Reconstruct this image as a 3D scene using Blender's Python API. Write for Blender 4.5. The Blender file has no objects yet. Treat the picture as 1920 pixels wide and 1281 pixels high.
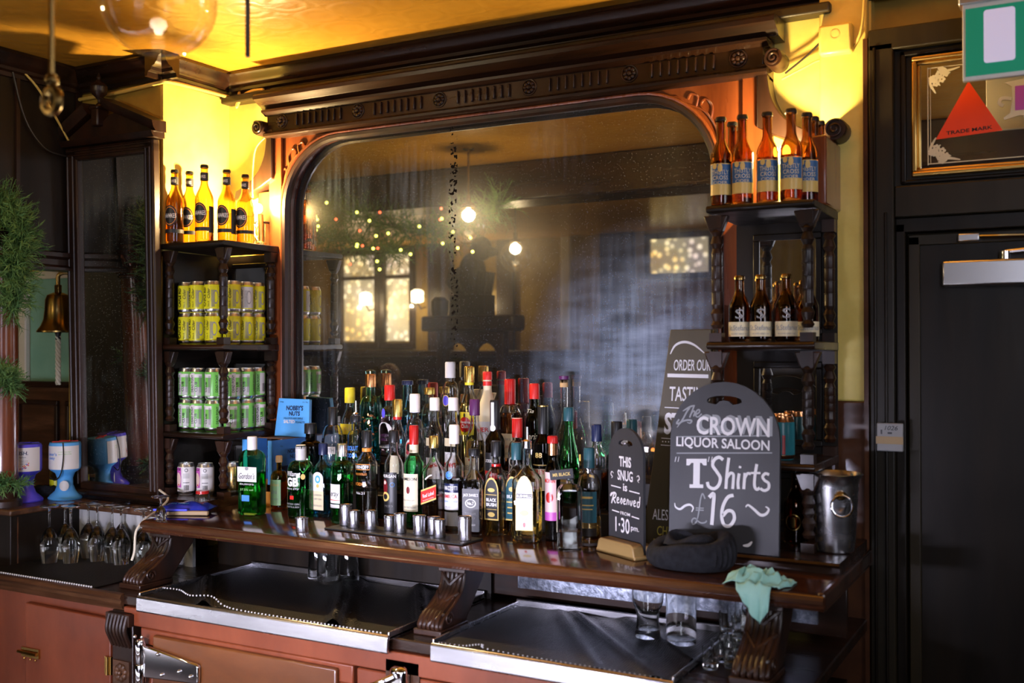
import bpy, math, random
from mathutils import Vector, Matrix
R=math.radians; PI=math.pi; sin=math.sin; cos=math.cos
SC=bpy.context.scene; COL=SC.collection
random.seed(7)

# ------------------------------------------------------------------ camera
FPX=1960.0; YAW,PITCH,ROLL=R(-28.82),R(0.268),R(-0.1485)
fw=Vector((sin(YAW)*cos(PITCH),cos(YAW)*cos(PITCH),sin(PITCH)))
rt=Vector((cos(YAW),-sin(YAW),0)); up=rt.cross(fw)
r2=rt*cos(ROLL)+up*sin(ROLL); u2=-rt*sin(ROLL)+up*cos(ROLL)
cam=bpy.data.cameras.new('camera'); co=bpy.data.objects.new('camera',cam); COL.objects.link(co)
cam.sensor_width=36; cam.lens=FPX/1920*36; cam.clip_start=.02; cam.clip_end=60
M=Matrix((r2,u2,-fw)).transposed().to_4x4(); M.translation=Vector((0,-3,1.60)); co.matrix_world=M
cam.dof.use_dof=True; cam.dof.focus_distance=3.45; cam.dof.aperture_fstop=2.8
SC.camera=co

# ------------------------------------------------------------------ world and light
w=bpy.data.worlds.new('room_air'); SC.world=w; w.use_nodes=True
w.node_tree.nodes['Background'].inputs[0].default_value=(.55,.5,.6,1); w.node_tree.nodes['Background'].inputs[1].default_value=.02
SC.view_settings.view_transform='Standard'; SC.view_settings.look='None'
SC.view_settings.exposure=0.15; SC.view_settings.gamma=1; SC.view_settings.use_curve_mapping=False
SC.cycles.max_bounces=14; SC.cycles.transmission_bounces=12; SC.cycles.transparent_max_bounces=24; SC.cycles.glossy_bounces=6; SC.cycles.diffuse_bounces=3
SC.cycles.caustics_reflective=False; SC.cycles.caustics_refractive=False; SC.cycles.sample_clamp_indirect=6; SC.cycles.blur_glossy=.3

def light(name,kind,loc,energy,color,size=.05,rot=None,size_y=None,spot=None,spread=None):
    l=bpy.data.lights.new(name,kind); l.energy=energy; l.color=color
    if kind=='AREA':
        l.size=size
        if size_y: l.shape='RECTANGLE'; l.size_y=size_y
    else: l.shadow_soft_size=size
    if spread: l.spread=R(spread)
    if spot: l.spot_size=spot; l.spot_blend=.4
    o=bpy.data.objects.new(name,l); o.location=loc
    if rot: o.rotation_euler=rot
    COL.objects.link(o); return o
def aim(a,b): return (Vector(b)-Vector(a)).to_track_quat('-Z','Y').to_euler()
WARM=(1,.70,.31); LAMPC=(1,.80,.52); DAY=(.80,.82,1.0)
light('shelf_bulb_light','POINT',(-2.655,-.115,2.125),50,WARM,.018)
light('end_bulb_light','POINT',(-.72,-.165,2.125),27,WARM,.02)
for p,e in (((-1.418,-1.70,2.26),32),((-2.84,-1.70,2.288),15),((-3.27,-3.0,2.238),15)):
    light('lamp_light','POINT',p,e,LAMPC,.012 if e>20 else .032)
# daylight through the two windows of the street side, behind and right of the bar
light('daylight','AREA',(.75,-4.9,1.95),5,DAY,.55,aim((.75,-4.9,1.95),(-1.3,-.3,1.25)),1.5,spread=70)
light('daylight_side','AREA',(1.70,-1.9,1.9),1.5,DAY,.7,aim((1.70,-1.9,1.9),(-1.2,-.4,1.1)),1.3,spread=75)

# cool strip lamps under the customer side of the bar (behind the camera's feet)
LED=(.80,.77,1.0)
light('bar_strip_light','AREA',(-1.32,-2.33,1.00),5.5,LED,.5,aim((-1.32,-2.33,1.00),(-1.48,-.4,1.05)),.05,spread=62)
light('bar_strip_light','AREA',(-2.05,-2.33,1.00),8,LED,.5,aim((-2.05,-2.33,1.00),(-2.25,-.4,1.0)),.05,spread=80)
for p_,e_ in (((-6.5,-5.60,2.0),6),((-5.86,-5.60,2.0),6),((-5.25,-5.60,2.0),6)): light('sconce_light','POINT',p_,e_,LAMPC,.004)
light('added_fill_light','AREA',(-1.85,-2.50,.62),34,(.86,.85,1),.9,(0,0,0),.15)  # three added lights, unseen, put in to brighten the tray lips and hinge
light('added_fill_light','AREA',(-4.35,-2.50,.62),16,(.86,.85,1),.9,(0,0,0),.15)
light('added_fill_light','AREA',(-3.10,-2.50,.62),16,(.86,.85,1),.9,(0,0,0),.15)
# ------------------------------------------------------------------ materials
MAT={}
def mat(name,base=(.5,.5,.5),rough=.5,metal=0,spec=.5,trans=0,ior=1.45,emit=None,estr=0,coat=0,alpha=1,sheen=0):
    if name in MAT: return MAT[name]
    m=bpy.data.materials.new(name); m.use_nodes=True; b=m.node_tree.nodes['Principled BSDF']; I=b.inputs
    I['Base Color'].default_value=(*base,1); I['Roughness'].default_value=rough; I['Metallic'].default_value=metal
    I['Specular IOR Level'].default_value=spec; I['Transmission Weight'].default_value=trans; I['IOR'].default_value=ior
    I['Coat Weight'].default_value=coat; I['Coat Roughness'].default_value=.12; I['Sheen Weight'].default_value=sheen
    if emit: I['Emission Color'].default_value=(*emit,1); I['Emission Strength'].default_value=estr
    MAT[name]=m; return m
def nd(m,t,**k):
    n=m.node_tree.nodes.new(t)
    for a,v in k.items():
        if a.startswith('i_'): n.inputs[a[2:].replace('_',' ')].default_value=v
        else: setattr(n,a,v)
    return n
def lk(m,a,b): m.node_tree.links.new(a,b)
def bs(m): return m.node_tree.nodes['Principled BSDF']
def coords(m,scale=(1,1,1)):
    tc=nd(m,'ShaderNodeTexCoord'); mp=nd(m,'ShaderNodeMapping'); mp.inputs['Scale'].default_value=scale
    lk(m,tc.outputs['Object'],mp.inputs['Vector']); return mp.outputs['Vector']
def ramp(m,src,stops):
    r=nd(m,'ShaderNodeValToRGB'); e=r.color_ramp.elements
    while len(e)<len(stops): e.new(.5)
    for x,(p,c) in zip(e,stops): x.position=p; x.color=(*c,1)
    lk(m,src,r.inputs[0]); return r.outputs[0]
def noisy(name,c1,c2,scale=(1,1,1),ns=6,rough=.35,bump=.1,bdist=.002,coat=0,spec=.5,p=(.35,.65),rr=None,metal=0,det=6,c3=None):
    m=mat(name,c1,rough,metal,spec,coat=coat); v=coords(m,scale)
    n=nd(m,'ShaderNodeTexNoise'); n.inputs['Scale'].default_value=ns; n.inputs['Detail'].default_value=det; n.inputs['Roughness'].default_value=.6; lk(m,v,n.inputs['Vector'])
    st=[(p[0],c1),(p[1],c2)]
    if c3: st.append((min(.99,p[1]+.15),c3))
    lk(m,ramp(m,n.outputs[0],st),bs(m).inputs['Base Color'])
    if bump:
        b=nd(m,'ShaderNodeBump'); b.inputs['Strength'].default_value=bump; b.inputs['Distance'].default_value=bdist
        lk(m,n.outputs[0],b.inputs['Height']); lk(m,b.outputs[0],bs(m).inputs['Normal'])
    if rr:
        n2=nd(m,'ShaderNodeTexNoise'); n2.inputs['Scale'].default_value=ns*1.7; n2.inputs['Detail'].default_value=4; lk(m,v,n2.inputs['Vector'])
        q=nd(m,'ShaderNodeMapRange'); q.inputs['To Min'].default_value=rr[0]; q.inputs['To Max'].default_value=rr[1]; lk(m,n2.outputs[0],q.inputs['Value']); lk(m,q.outputs[0],bs(m).inputs['Roughness'])
    return m
noisy('wood_dark',(.009,.004,.002),(.034,.012,.005),(1,1,.12),14,.3,.25,coat=.05,rr=(.28,.5))
noisy('wood_dark_x',(.008,.004,.002),(.030,.011,.005),(.1,1,1),14,.3,.2,coat=.2,rr=(.18,.42))
noisy('wood_black',(.005,.003,.002),(.013,.008,.004),(1,1,.1),12,.4,.3,coat=.05,spec=.35,rr=(.3,.55))
noisy('wood_red',(.10,.022,.006),(.23,.06,.016),(1,1,.1),10,.26,.12,coat=.4,rr=(.15,.4))
noisy('wood_cupboard',(.13,.026,.008),(.22,.052,.018),(1,1,.4),5,.36,.08,coat=.15,rr=(.25,.5))
noisy('wood_fridge',(.07,.020,.005),(.15,.048,.012),(.35,1,1),6,.33,.08,coat=.25,c3=(.22,.08,.022))
noisy('wood_worn',(.05,.02,.008),(.16,.07,.03),(.15,1,1),26,.35,.3,coat=.2,p=(.45,.75))
noisy('wood_counter',(.035,.012,.006),(.085,.028,.012),(.12,1,1),12,.13,.05,coat=.8,rr=(.06,.2))
noisy('wood_pale',(.26,.16,.055),(.38,.25,.09),(.1,1,1),16,.4,.1)
noisy('panel_olive',(.012,.009,.004),(.028,.020,.008),(1,1,.08),9,.4,.2,coat=.05,spec=.35,rr=(.3,.55))
noisy('door_black',(.006,.004,.002),(.012,.008,.004),(1,1,.15),16,.35,.2,.004,spec=.3,rr=(.3,.5))
noisy('paint_yellow',(.64,.49,.11),(.78,.63,.17),(1,1,1),7,.35,.35,.006,coat=.15,det=10)
noisy('paint_olive',(.30,.19,.035),(.40,.27,.05),(1,1,1),6,.4,.35,.006,coat=.1)
noisy('paint_brown',(.05,.02,.01),(.09,.035,.015),(1,1,1),8,.25,.3,.004,coat=.3)
noisy('paint_green',(.20,.42,.30),(.26,.50,.36),(1,1,1),4,.4,.15,.003)
mat('paint_cream',(.72,.68,.52),.45)
m=noisy('ceiling_paper',(.64,.31,.035),(.74,.38,.05),(1,1,1),5,.3,0,coat=.15)
def emboss(m):
    v=coords(m,(1,1,1)); h=None
    wv=nd(m,'ShaderNodeTexWave',wave_type='RINGS',rings_direction='SPHERICAL'); 
    vo=nd(m,'ShaderNodeTexVoronoi'); vo.inputs['Scale'].default_value=7; vo.inputs['Randomness'].default_value=.25; lk(m,v,vo.inputs['Vector'])
    s=nd(m,'ShaderNodeMath',operation='SINE'); k=nd(m,'ShaderNodeMath',operation='MULTIPLY'); k.inputs[1].default_value=24
    ns=nd(m,'ShaderNodeTexNoise'); ns.inputs['Scale'].default_value=9; lk(m,v,ns.inputs['Vector'])
    ad=nd(m,'ShaderNodeMath',operation='MULTIPLY_ADD'); ad.inputs[1].default_value=.12; lk(m,ns.outputs[0],ad.inputs[0]); lk(m,vo.outputs['Distance'],ad.inputs[2])
    lk(m,ad.outputs[0],k.inputs[0]); lk(m,k.outputs[0],s.inputs[0])
    g=nd(m,'ShaderNodeMath',operation='GREATER_THAN'); g.inputs[1].default_value=.55; lk(m,s.outputs[0],g.inputs[0])
    v2=nd(m,'ShaderNodeTexVoronoi'); v2.inputs['Scale'].default_value=55; lk(m,v,v2.inputs['Vector'])
    mk=nd(m,'ShaderNodeTexNoise'); mk.inputs['Scale'].default_value=4; lk(m,v,mk.inputs['Vector'])
    gt=nd(m,'ShaderNodeMath',operation='GREATER_THAN'); gt.inputs[1].default_value=.56; lk(m,mk.outputs[0],gt.inputs[0])
    mu=nd(m,'ShaderNodeMath',operation='MULTIPLY'); lk(m,v2.outputs['Distance'],mu.inputs[0]); lk(m,gt.outputs[0],mu.inputs[1])
    sm=nd(m,'ShaderNodeMath',operation='ADD'); lk(m,s.outputs[0],sm.inputs[0]); lk(m,mu.outputs[0],sm.inputs[1])
    b=nd(m,'ShaderNodeBump'); b.inputs['Strength'].default_value=.14; b.inputs['Distance'].default_value=.004
    lk(m,sm.outputs[0],b.inputs['Height']); lk(m,b.outputs[0],bs(m).inputs['Normal'])
emboss(m)
mat('gold',(.65,.42,.12),.28,1); mat('brass',(.62,.40,.12),.22,1); mat('brass_old',(.34,.22,.07),.25,1)
mat('chrome',(.85,.85,.88),.08,1); mat('alu',(.72,.72,.74),.28,1); mat('iron',(.05,.045,.04),.4,.6)
noisy('steel',(.55,.55,.58),(.7,.7,.74),(.2,1,1),20,.25,.03,metal=1,rr=(.18,.34))
noisy('steel_scratched',(.16,.18,.22),(.42,.46,.54),(1,1,1),45,.3,.4,.004,metal=1,rr=(.2,.45),p=(.45,.7))
mat('copper',(.72,.33,.14),.25,1); mat('cap_gold',(.72,.50,.14),.25,1); mat('cap_silver',(.8,.8,.8),.25,1)
for n,c,r in (('white',(.82,.81,.78),.4),('cream',(.80,.73,.50),.45),('ivory',(.75,.66,.42),.45),('black',(.012,.012,.013),.3),('label_black',(.016,.016,.018),.4),('navy',(.012,.02,.07),.3),
    ('blue',(.07,.28,.78),.4),('sky',(.10,.42,.88),.4),('violet',(.10,.08,.72),.3),('red',(.62,.02,.015),.3),('cap_red',(.5,.015,.012),.25),('orange',(.85,.28,.03),.45),('card_orange',(.72,.30,.04),.5),
    ('yellow',(.85,.72,.03),.4),('lime',(.72,.70,.015),.35),('green_can',(.20,.62,.10),.32),('pale_grey',(.6,.6,.58),.4),('grey',(.3,.3,.3),.45),('teal',(.03,.22,.26),.3),('cap_teal',(.02,.09,.11),.3),('purple',(.10,.02,.10),.3),
    ('magenta',(.55,.10,.45),.4),('pink',(.80,.55,.52),.45),('skin_tone',(.78,.58,.48),.5),('label_green',(.30,.55,.24),.45),('trade_red',(.92,.06,.005),.5),('chalk',(.78,.78,.80),.7),('chalk_dim',(.30,.32,.34),.8),('chalk_yellow',(.55,.48,.08),.8),
    ('kraft',(.42,.30,.16),.6),('label_blue',(.03,.12,.30),.4),('label_gold',(.70,.50,.14),.35),('wine_red',(.16,.008,.012),.3),('rubber',(.012,.012,.012),.55),('cable_white',(.72,.66,.5),.4),('cable_cream',(.70,.52,.14),.45),('cork',(.55,.36,.16),.7),('plastic_box',(.70,.55,.16),.5),('card_brown',(.2,.1,.04),.6)):
    mat(n,c,r)
noisy('chalkboard',(.026,.027,.031),(.042,.044,.050),(1,1,.3),5,.5,.05,p=(.3,.7))
noisy('chalkboard_brown',(.055,.042,.016),(.08,.06,.026),(1,1,.3),5,.5,.05,p=(.3,.7))
noisy('knit',(.004,.004,.006),(.012,.013,.017),(1,1,1),60,.95,.6,.004)
noisy('cloth_mint',(.25,.52,.44),(.34,.62,.53),(1,1,1),12,.8,.3,.002)
noisy('needle_green',(.05,.15,.045),(.17,.32,.09),(1,1,1),18,.6,0,c3=(.42,.38,.10))
noisy('crisps_blue',(.01,.015,.25),(.02,.04,.4),(1,1,1),14,.22,.2,.002)
mat('crisps_rim',(.08,.1,.95),.25)
noisy('capital_wood',(.06,.018,.009),(.15,.045,.02),(1,1,1),30,.25,.2,coat=.4)
# glass kinds
def glass(name,c,ior=1.45,rough=0.0):
    return mat(name,c,rough,0,.5,1,ior)
glass('clear',(.97,.98,.97)); glass('g_green',(.28,.85,.42)); glass('g_teal',(.45,.85,.80)); glass('g_blue',(.45,.80,.95)); glass('g_amber',(.98,.72,.26)); glass('g_honey',(.85,.42,.04)); glass('g_olive',(.10,.12,.03))
glass('g_dark',(.04,.025,.012)); glass('g_brown',(.55,.32,.12)); glass('l_clear',(.95,.97,.96),1.34); glass('l_whisky',(.88,.58,.18),1.34); glass('l_gold',(.93,.72,.22),1.34); glass('l_dark',(.40,.17,.06),1.34); glass('l_red',(.42,.05,.05),1.34); glass('l_pink',(.68,.45,.58),1.34); glass('l_green',(.10,.55,.16),1.34); glass('l_blue',(.3,.72,.95),1.34); glass('l_rum',(.28,.09,.02),1.34)
def thin_glass(name,c,fac=.12):
    m=bpy.data.materials.new(name); m.use_nodes=True; t=m.node_tree; t.nodes.remove(bs(m)); out=t.nodes['Material Output']
    tr=nd(m,'ShaderNodeBsdfTransparent'); tr.inputs[0].default_value=(*c,1); gl=nd(m,'ShaderNodeBsdfGlossy'); gl.inputs['Roughness'].default_value=.03
    lw=nd(m,'ShaderNodeLayerWeight'); lw.inputs[0].default_value=.35; mx=nd(m,'ShaderNodeMixShader')
    q=nd(m,'ShaderNodeMapRange'); q.inputs['To Min'].default_value=.004; q.inputs['To Max'].default_value=fac+.4; lk(m,lw.outputs['Facing'],q.inputs['Value'])
    lk(m,q.outputs[0],mx.inputs[0]); lk(m,tr.outputs[0],mx.inputs[1]); lk(m,gl.outputs[0],mx.inputs[2]); lk(m,mx.outputs[0],out.inputs['Surface']); MAT[name]=m
thin_glass('globe_glass',(.98,.97,.95)); 
def emis(name,c,s): return mat(name,(.8,.8,.8),.5,emit=c,estr=s)
emis('bulb_glow',(1,.72,.30),60); emis('lamp_glow',(1,.86,.62),26); emis('window_glow',(1,.72,.28),1.3); emis('window_violet',(.62,.5,1),1.1); emis('sconce_glow',(1,.85,.55),7); emis('fairy_yellow',(.95,1,.15),6); emis('fairy_red',(1,.08,.03),5); emis('sign_led',(.72,.62,1),9); emis('pane_day',(.85,.87,1),3)
m=emis('sign_white',(.62,.56,.95),.34); emis('sign_green',(.0,.30,.16),.30)
bs(MAT['sign_green']).inputs['Base Color'].default_value=(.01,.22,.13,1)
# mirrors: silver with grime
def mirror(name,film,tint=(.78,.76,.70),film_col=(.45,.47,.52),big=True):
    m=bpy.data.materials.new(name); m.use_nodes=True; t=m.node_tree; t.nodes.remove(bs(m)); out=t.nodes['Material Output']
    g=nd(m,'ShaderNodeBsdfGlossy'); g.inputs[0].default_value=(*tint,1); g.inputs['Roughness'].default_value=.012
    d=nd(m,'ShaderNodeBsdfDiffuse'); d.inputs[0].default_value=(*film_col,1)
    v=coords(m)
    n=nd(m,'ShaderNodeTexNoise'); n.inputs['Scale'].default_value=2.2; n.inputs['Detail'].default_value=5; lk(m,v,n.inputs['Vector'])
    st=nd(m,'ShaderNodeTexNoise'); st.inputs['Detail'].default_value=8
    mp=nd(m,'ShaderNodeMapping'); mp.inputs['Scale'].default_value=(60,1,3) if big else (40,1,2); lk(m,v,mp.inputs['Vector']); lk(m,mp.outputs[0],st.inputs['Vector']); st.inputs['Scale'].default_value=1
    a=nd(m,'ShaderNodeMapRange'); a.inputs['From Min'].default_value=.50; a.inputs['From Max'].default_value=.85; a.inputs['To Min'].default_value=0; a.inputs['To Max'].default_value=1; lk(m,n.outputs[0],a.inputs['Value'])
    b=nd(m,'ShaderNodeMapRange'); b.inputs['From Min'].default_value=.4; b.inputs['From Max'].default_value=.75; lk(m,st.outputs[0],b.inputs['Value'])
    mu=nd(m,'ShaderNodeMath',operation='MULTIPLY'); lk(m,a.outputs[0],mu.inputs[0]); lk(m,b.outputs[0],mu.inputs[1])
    sp=nd(m,'ShaderNodeTexVoronoi'); sp.inputs['Scale'].default_value=150; lk(m,v,sp.inputs['Vector'])
    sl=nd(m,'ShaderNodeMath',operation='LESS_THAN'); sl.inputs[1].default_value=.12; lk(m,sp.outputs['Distance'],sl.inputs[0])
    s2=nd(m,'ShaderNodeMath',operation='MULTIPLY'); s2.inputs[1].default_value=1.1; lk(m,sl.outputs[0],s2.inputs[0])
    ad=nd(m,'ShaderNodeMath',operation='ADD'); lk(m,mu.outputs[0],ad.inputs[0]); lk(m,s2.outputs[0],ad.inputs[1])
    last=ad.outputs[0]
    if big:  # a wiped, smeared patch towards the right end of the glass
        tc=nd(m,'ShaderNodeTexCoord'); q=nd(m,'ShaderNodeVectorMath',operation='DISTANCE'); q.inputs[1].default_value=(-1.17,0,1.58); 
        mq=nd(m,'ShaderNodeMapping'); mq.inputs['Scale'].default_value=(1,1,1); lk(m,tc.outputs['Object'],mq.inputs['Vector']); lk(m,mq.outputs[0],q.inputs[0])
        pr=nd(m,'ShaderNodeMapRange'); pr.inputs['From Min'].default_value=.05; pr.inputs['From Max'].default_value=.42; pr.inputs['To Min'].default_value=2.2; pr.inputs['To Max'].default_value=0; lk(m,q.outputs['Value'],pr.inputs['Value'])
        wn=nd(m,'ShaderNodeTexNoise'); wn.inputs['Scale'].default_value=1; wn.inputs['Detail'].default_value=7; wm=nd(m,'ShaderNodeMapping'); wm.inputs['Scale'].default_value=(5,1,22); wm.inputs['Rotation'].default_value=(0,R(18),0); lk(m,v,wm.inputs['Vector']); lk(m,wm.outputs[0],wn.inputs['Vector'])
        wr=nd(m,'ShaderNodeMapRange'); wr.inputs['From Min'].default_value=.36; wr.inputs['From Max'].default_value=.72; wr.inputs['To Min'].default_value=.25; lk(m,wn.outputs[0],wr.inputs['Value'])
        pm=nd(m,'ShaderNodeMath',operation='MULTIPLY'); lk(m,pr.outputs[0],pm.inputs[0]); wb=nd(m,'ShaderNodeMath',operation='MULTIPLY_ADD'); wb.inputs[1].default_value=.45; lk(m,b.outputs[0],wb.inputs[0]); lk(m,wr.outputs[0],wb.inputs[2]); lk(m,wb.outputs[0],pm.inputs[1])
        a2=nd(m,'ShaderNodeMath',operation='ADD'); lk(m,last,a2.inputs[0]); lk(m,pm.outputs[0],a2.inputs[1]); last=a2.outputs[0]
    fm=nd(m,'ShaderNodeMath',operation='MULTIPLY_ADD',use_clamp=True); fm.inputs[1].default_value=film; fm.inputs[2].default_value=.006; lk(m,last,fm.inputs[0])
    mx=nd(m,'ShaderNodeMixShader'); lk(m,fm.outputs[0],mx.inputs[0]); lk(m,g.outputs[0],mx.inputs[1]); lk(m,d.outputs[0],mx.inputs[2]); h=nd(m,'ShaderNodeBsdfGlossy'); h.inputs[0].default_value=(*tint,1); h.inputs['Roughness'].default_value=.20; mh=nd(m,'ShaderNodeMixShader'); mh.inputs[0].default_value=.085 if big else .04
    lk(m,g.outputs[0],mh.inputs[1]); lk(m,h.outputs[0],mh.inputs[2]); lk(m,mh.outputs[0],mx.inputs[1])
    if big:  # a ragged upright line where the silvering has gone
        sx=nd(m,'ShaderNodeSeparateXYZ'); lk(m,v,sx.inputs[0]); n3=nd(m,'ShaderNodeTexNoise'); n3.inputs['Scale'].default_value=90; lk(m,v,n3.inputs['Vector'])
        d1=nd(m,'ShaderNodeMath',operation='MULTIPLY_ADD'); d1.inputs[1].default_value=.05; d1.inputs[2].default_value=1.845; lk(m,n.outputs[0],d1.inputs[0]); d2=nd(m,'ShaderNodeMath',operation='ADD'); lk(m,sx.outputs[0],d2.inputs[0]); lk(m,d1.outputs[0],d2.inputs[1])
        d3=nd(m,'ShaderNodeMath',operation='ABSOLUTE'); lk(m,d2.outputs[0],d3.inputs[0]); d4=nd(m,'ShaderNodeMath',operation='LESS_THAN'); d4.inputs[1].default_value=.014; lk(m,d3.outputs[0],d4.inputs[0])
        d5=nd(m,'ShaderNodeMath',operation='GREATER_THAN'); d5.inputs[1].default_value=.58; lk(m,n3.outputs[0],d5.inputs[0]); d6=nd(m,'ShaderNodeMath',operation='MULTIPLY'); lk(m,d4.outputs[0],d6.inputs[0]); lk(m,d5.outputs[0],d6.inputs[1])
        dk=nd(m,'ShaderNodeBsdfDiffuse'); dk.inputs[0].default_value=(.01,.008,.006,1); m2=nd(m,'ShaderNodeMixShader'); lk(m,d6.outputs[0],m2.inputs[0]); lk(m,mx.outputs[0],m2.inputs[1]); lk(m,dk.outputs[0],m2.inputs[2]); mx=m2
    lk(m,mx.outputs[0],out.inputs['Surface']); MAT[name]=m
mirror('mirror_glass',.22,tint=(.68,.64,.54),film_col=(.48,.62,.82)); mirror('mirror_small',.10,big=False); mirror('mirror_tall',.6,film_col=(.42,.48,.40),big=False)
def stained(name):
    m=MAT[name]; v=coords(m); vo=nd(m,'ShaderNodeTexVoronoi'); vo.inputs['Scale'].default_value=14; lk(m,v,vo.inputs['Vector'])
    n=nd(m,'ShaderNodeTexNoise'); n.inputs['Scale'].default_value=3; lk(m,v,n.inputs['Vector'])
    lk(m,ramp(m,n.outputs[0],[(.35,(.9,.55,.12)),(.5,(1,.85,.5)),(.62,(.85,.75,.65)),(.75,(.5,.35,.5))]),bs(m).inputs['Emission Color'])
    q=nd(m,'ShaderNodeMapRange'); q.inputs['From Max'].default_value=.5; q.inputs['To Min'].default_value=2.6; q.inputs['To Max'].default_value=.4; lk(m,vo.outputs['Distance'],q.inputs['Value']); lk(m,q.outputs[0],bs(m).inputs['Emission Strength'])
stained('window_glow')
def meshmat():
    m=mat('bar_matting',(.007,.007,.007),.45,0,.35); v=coords(m,(1,1,1)); b=nd(m,'ShaderNodeBump'); vo=nd(m,'ShaderNodeTexVoronoi'); vo.inputs['Scale'].default_value=150; vo.inputs['Randomness'].default_value=0; lk(m,v,vo.inputs['Vector'])
    lk(m,vo.outputs['Distance'],b.inputs['Height']); b.inputs['Strength'].default_value=.8; b.inputs['Distance'].default_value=.004; lk(m,b.outputs[0],bs(m).inputs['Normal'])
meshmat()
# ------------------------------------------------------------------ mesh helpers
class B:
    def __init__(s): s.v=[]; s.f=[]
    def add(s,vs,fs):
        n=len(s.v); s.v+=[tuple(p) for p in vs]; s.f+=[[i+n for i in f] for f in fs]; return s
    def box(s,x0,x1,y0,y1,z0,z1):
        return s.add([(x,y,z) for z in(z0,z1) for y in(y0,y1) for x in(x0,x1)],[(0,2,3,1),(4,5,7,6),(0,1,5,4),(2,6,7,3),(0,4,6,2),(1,3,7,5)])
    def lathe(s,prof,seg=24,c=(0,0,0),shape=None,flat=1,yaw=0):
        rings=[]; vs=[]
        for r,z in prof:
            if r<1e-6: rings.append([len(vs)]); vs.append((c[0],c[1],c[2]+z))
            else:
                rings.append(list(range(len(vs),len(vs)+seg)))
                for k in range(seg):
                    a=2*PI*k/seg; q=r*(shape(a,r) if shape else 1); x,y=q*sin(a),-q*cos(a)*flat
                    if yaw: x,y=x*cos(yaw)-y*sin(yaw),x*sin(yaw)+y*cos(yaw)
                    vs.append((c[0]+x,c[1]+y,c[2]+z))
        fs=[]
        for a,b in zip(rings,rings[1:]):
            if len(a)==1 and len(b)==1: continue
            for k in range(seg):
                k2=(k+1)%seg
                if len(a)==1: fs.append((a[0],b[k2],b[k]))
                elif len(b)==1: fs.append((a[k],a[k2],b[0]))
                else: fs.append((a[k],a[k2],b[k2],b[k]))
        return s.add(vs,fs)
    def tube(s,pts,r,seg=8,closed=False,caps=True):
        pts=[Vector(p) for p in pts]; n=len(pts); vs=[]; fs=[]; prev=None
        for i,p in enumerate(pts):
            if closed: d=pts[(i+1)%n]-pts[i-1]
            else: d=pts[min(i+1,n-1)]-pts[max(i-1,0)]
            d.normalize()
            if prev is None:
                a=d.orthogonal().normalized()
            else:
                a=(prev-d*prev.dot(d)); a=a.normalized() if a.length>1e-6 else d.orthogonal().normalized()
            prev=a; b=d.cross(a); rr=r[i] if isinstance(r,(list,tuple)) else r
            for k in range(seg):
                t=2*PI*k/seg; vs.append(p+(a*cos(t)+b*sin(t))*rr)
        m=n if closed else n-1
        for i in range(m):
            j=(i+1)%n
            for k in range(seg): k2=(k+1)%seg; fs.append((i*seg+k,i*seg+k2,j*seg+k2,j*seg+k))
        if not closed and caps: fs+=[list(range(seg))[::-1],[(n-1)*seg+k for k in range(seg)]]
        return s.add(vs,fs)
    def prism(s,out,f0,f1):
        """outline of 2-D points, two maps to 3-D for the near and far cap"""
        n=len(out); vs=[f0(*p) for p in out]+[f1(*p) for p in out]
        return s.add(vs,[list(range(n))[::-1],list(range(n,2*n))]+[(i,(i+1)%n,n+(i+1)%n,n+i) for i in range(n)])
    def px(s,prof,x0,x1): return s.prism(prof,lambda y,z:(x0,y,z),lambda y,z:(x1,y,z))
    def py(s,prof,y0,y1): return s.prism(prof,lambda x,z:(x,y0,z),lambda x,z:(x,y1,z))
    def pz(s,prof,z0,z1): return s.prism(prof,lambda x,y:(x,y,z0),lambda x,y:(x,y,z1))
    def ball(s,c,r,seg=12,n=8,sc=(1,1,1)):
        prof=[(max(0,r*sin(PI*i/n)),-r*cos(PI*i/n)) for i in range(n+1)]; t=B().lathe(prof,seg)
        return s.add([(c[0]+x*sc[0],c[1]+y*sc[1],c[2]+z*sc[2]) for x,y,z in t.v],t.f)
    def xf(s,M):
        s.v=[tuple(M@Vector(p)) for p in s.v]; return s
    def moved(s,x=0,y=0,z=0,rz=0,rx=0,ry=0): return s.xf(Matrix.Translation((x,y,z))@Matrix.Rotation(rz,4,'Z')@Matrix.Rotation(ry,4,'Y')@Matrix.Rotation(rx,4,'X'))
    def join(s,o): return s.add(o.v,o.f)
def mesh(name,b,m,smooth=35,fix=True):
    me=bpy.data.meshes.new(name); me.from_pydata(b.v,[],b.f); me.materials.append(MAT[m] if isinstance(m,str) else m)
    if fix:
        import bmesh
        bm=bmesh.new(); bm.from_mesh(me); bmesh.ops.recalc_face_normals(bm,faces=bm.faces); bm.to_mesh(me); bm.free()
    if smooth:
        me.polygons.foreach_set('use_smooth',[True]*len(me.polygons)); me.set_sharp_from_angle(angle=R(smooth))
    return me
def obj(name,b,m,parent=None,smooth=35,bevel=0,label=None,fix=True,loc=None,rz=None):
    o=bpy.data.objects.new(name,mesh(name,b,m,smooth,fix)); COL.objects.link(o)
    if parent: o.parent=parent
    if bevel: md=o.modifiers.new('edge','BEVEL'); md.width=bevel; md.segments=2; md.limit_method='ANGLE'; md.angle_limit=R(40)
    if label: o['label']=label
    if loc: o.location=loc
    if rz is not None: o.rotation_euler=(0,0,rz)
    return o
def tag(o,label,cat,group=None):
    o['label']=label; o['category']=cat
    if group: o['group']=group
    return o
def thing(name,label,cat,loc=(0,0,0),rz=0,group=None):
    o=bpy.data.objects.new(name,None); o.empty_display_size=.05; COL.objects.link(o); o.location=loc; o.rotation_euler=(0,0,rz)
    return tag(o,label,cat,group)
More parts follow.
